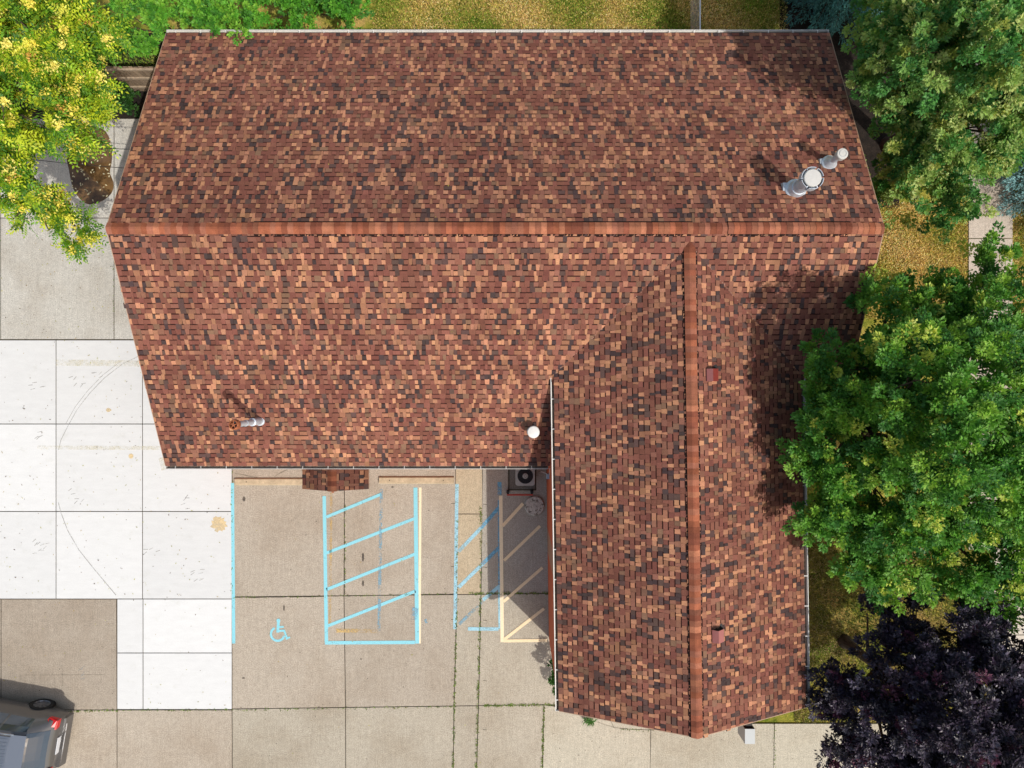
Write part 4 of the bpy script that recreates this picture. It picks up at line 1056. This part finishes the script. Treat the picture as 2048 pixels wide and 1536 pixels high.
g.poly([carp(.0, -.7, .22), carp(4.7, -.65, .22), carp(4.7, .65, .22), carp(0, .7, .22)])
ob = g.build('body', M_car, car, smooth=False)
import bmesh
bm = bmesh.new(); bm.from_mesh(ob.data); bmesh.ops.remove_doubles(bm, verts=bm.verts, dist=.002); bmesh.ops.recalc_face_normals(bm, faces=bm.faces)
for f in bm.faces: f.smooth = True
bm.to_mesh(ob.data); bm.free()
md = ob.modifiers.new('edge', 'EDGE_SPLIT'); md.split_angle = R(50)
def patch(name, m, x0, x1, i0, i1, off=.006, sides=(1, -1), f0=0, f1=1, parent=None, n=8):
    for s in sides:
        g = MB()
        for k in range(n):
            xa_ = x0+(x1-x0)*k/n; xb_ = x0+(x1-x0)*(k+1)/n; A_, B_ = ring(xa_), ring(xb_)
            for i in range(i0, i1):
                u0 = f0 if i == i0 else 0; u1 = f1 if i == i1-1 else 1
                L_ = lambda r_, t: (r_[i][0]+(r_[i+1][0]-r_[i][0])*t, r_[i][1]+(r_[i+1][1]-r_[i][1])*t)
                q_ = [(xa_, L_(A_, u0)), (xb_, L_(B_, u0)), (xb_, L_(B_, u1)), (xa_, L_(A_, u1))]
                pts = [Vector((x_, s*p[0], p[1])) for x_, p in q_]
                nn = (pts[1]-pts[0]).cross(pts[3]-pts[0])
                if nn.length < 1e-7: nn = Vector((0, s, .3))
                nn.normalize()
                if nn.y*s < 0 or (abs(nn.y) < .05 and nn.z < 0): nn = -nn
                g.poly([carp(*(p+nn*off)) for p in pts])
        g.build(name, m, parent or car)
patch('side_window', M_glass, .62, 1.35, 4, 6, f0=.12, f1=.92); patch('side_window', M_glass, 1.42, 2.25, 4, 6, f0=.1, f1=.92); patch('side_window', M_glass, 2.32, 3.15, 4, 6, f0=.1, f1=.9)
patch('windscreen', M_glass, 2.75, 3.42, 6, 9); patch('roof_panel', M_roofc, .75, 2.6, 7, 9, off=.008)
# rear window
g = MB()
for k in range(5):
    xa_, xb_ = .10+(.60-.10)*k/5, .10+(.60-.10)*(k+1)/5; A_, B_ = ring(xa_), ring(xb_)
    ya, yb_ = A_[6][0]*.96, B_[6][0]*.96
    for j in range(10):
        t0, t1 = -1+j*.2, -1+(j+1)*.2
        def zz(r_, t):
            y_ = abs(t)*r_[6][0]*.96; pr = [r_[9], r_[8], r_[7], r_[6]]
            for a_, b2 in zip(pr[:-1], pr[1:]):
                if y_ <= b2[0]+1e-6: return a_[1]+(b2[1]-a_[1])*(y_-a_[0])/max(b2[0]-a_[0], 1e-6)+.016
            return r_[6][1]+.016
        g.poly([carp(xa_, ya*t0, zz(A_, t0)), carp(xa_, ya*t1, zz(A_, t1)), carp(xb_, yb_*t1, zz(B_, t1)), carp(xb_, yb_*t0, zz(B_, t0))])
g.build('rear_window', M_glass, car)
g = MB(); g.poly([carp(.50, -.60, 1.60), carp(.50, .60, 1.60), carp(.92, .60, 1.66), carp(.92, -.60, 1.66)]); g.poly([carp(.50, -.60, 1.60), carp(.50, .60, 1.60), carp(.54, .58, 1.55), carp(.54, -.58, 1.55)]); g.build('spoiler', M_roofc, car)
for k in range(9):
    y = -.42+k*.105; g = MB(); g.tube([carp(1.0, y, 1.70), carp(1.6, y, 1.705), carp(2.4, y, 1.695)], .007, 5); g.build('roof_rib', M_roofc, car)
for s in (-1, 1):
    g = MB(); g.tube([carp(.85, s*.60, 1.64), carp(1.1, s*.61, 1.69), carp(2.3, s*.61, 1.68), carp(2.6, s*.60, 1.62)], .02, 6); g.build('roof_rail', M_chrome, car)
    g = MB(); q_ = [(.015, .86, .98), (.03, .66, 1.0), (.12, .68, 1.05), (.26, .88, 1.05), (.26, .91, .95), (.02, .885, .86)]
    pts = [(x_, s*y_, z_) for x_, y_, z_ in q_]; g.poly([carp(x_, y_, z_+.012) for x_, y_, z_ in pts]); g.poly([carp(-.02, s*.60, 1.02), carp(-.02, s*.87, .98), carp(-.02, s*.87, .82), carp(-.02, s*.62, .86)])
    g.poly([carp(.0, s*.885, .98), carp(.26, s*.92, 1.0), carp(.24, s*.92, .90), carp(.0, s*.885, .86)]); g.poly([carp(-.02, s*.87, .98), carp(-.02, s*.60, 1.02), carp(.03, s*.60, 1.042), carp(.015, s*.86, .992)])
    g.build('tail_lamp', M_lamp, car)
    g = MB(); g.box(-.0, .1, -.06, .06, 0, .1, M=Mc @ Matrix.Translation((2.95, s*.98, 1.0))); g.build('door_mirror', M_car, car)
g = MB(); g.box(-.035, -.012, -.26, .26, .70, .84, M=Mc); g.build('number_plate', M_plate, car)
g = MB(); g.box(-.10, .12, -.80, .80, .30, .62, M=Mc, top=.03); g.build('rear_bumper', M_car, car)
g = MB(); g.box(-.112, -.09, -.62, .62, .605, .618, M=Mc); g.build('bumper_trim', M_chrome, car)
def wheel(x, y, s):
    Mw = Mc @ Matrix.Translation((x, y, .34)) @ Matrix.Rotation(R(90)*-s, 4, 'X')
    def lt(g, prof, n=28):
        base = len(g.v)
        for r_, z in prof:
            for k in range(n): t = 2*math.pi*k/n; g.v.append(tuple(Mw @ Vector((r_*math.cos(t), r_*math.sin(t), z))))
        for i in range(len(prof)-1):
            for k in range(n): q_ = base+i*n; g.f.append((q_+k, q_+(k+1) % n, q_+n+(k+1) % n, q_+n+k)); g.c.append(ONE)
    g = MB(); lt(g, [(.38, .02), (.39, .015), (.38, .03), (.36, .005), (.001, .002)]); g.build('wheel_arch', M_black, car)
    g = MB(); lt(g, [(.23, .05), (.33, .06), (.345, .03), (.345, -.16), (.2, -.17)]); o = g.build('wheel', M_tyre, car)
    g = MB(); lt(g, [(.235, .055), (.225, .03), (.001, .02)]); 
    for k in range(10):
        a_ = 2*math.pi*k/10; c_, s_ = math.cos(a_), math.sin(a_)
        p = [(.04*c_-.016*s_, .04*s_+.016*c_, .058), (.225*c_-.02*s_, .225*s_+.02*c_, .05), (.225*c_+.02*s_, .225*s_-.02*c_, .05), (.04*c_+.016*s_, .04*s_-.016*c_, .058)]
        g.poly([tuple(Mw @ Vector(q_)) for q_ in p])
    lt(g, [(.05, .06), (.001, .064)], 12); g.build('rim', M_rim, o)
for x_ in (.92, 3.72):
    for s in (-1, 1): wheel(x_, s*.885, s)
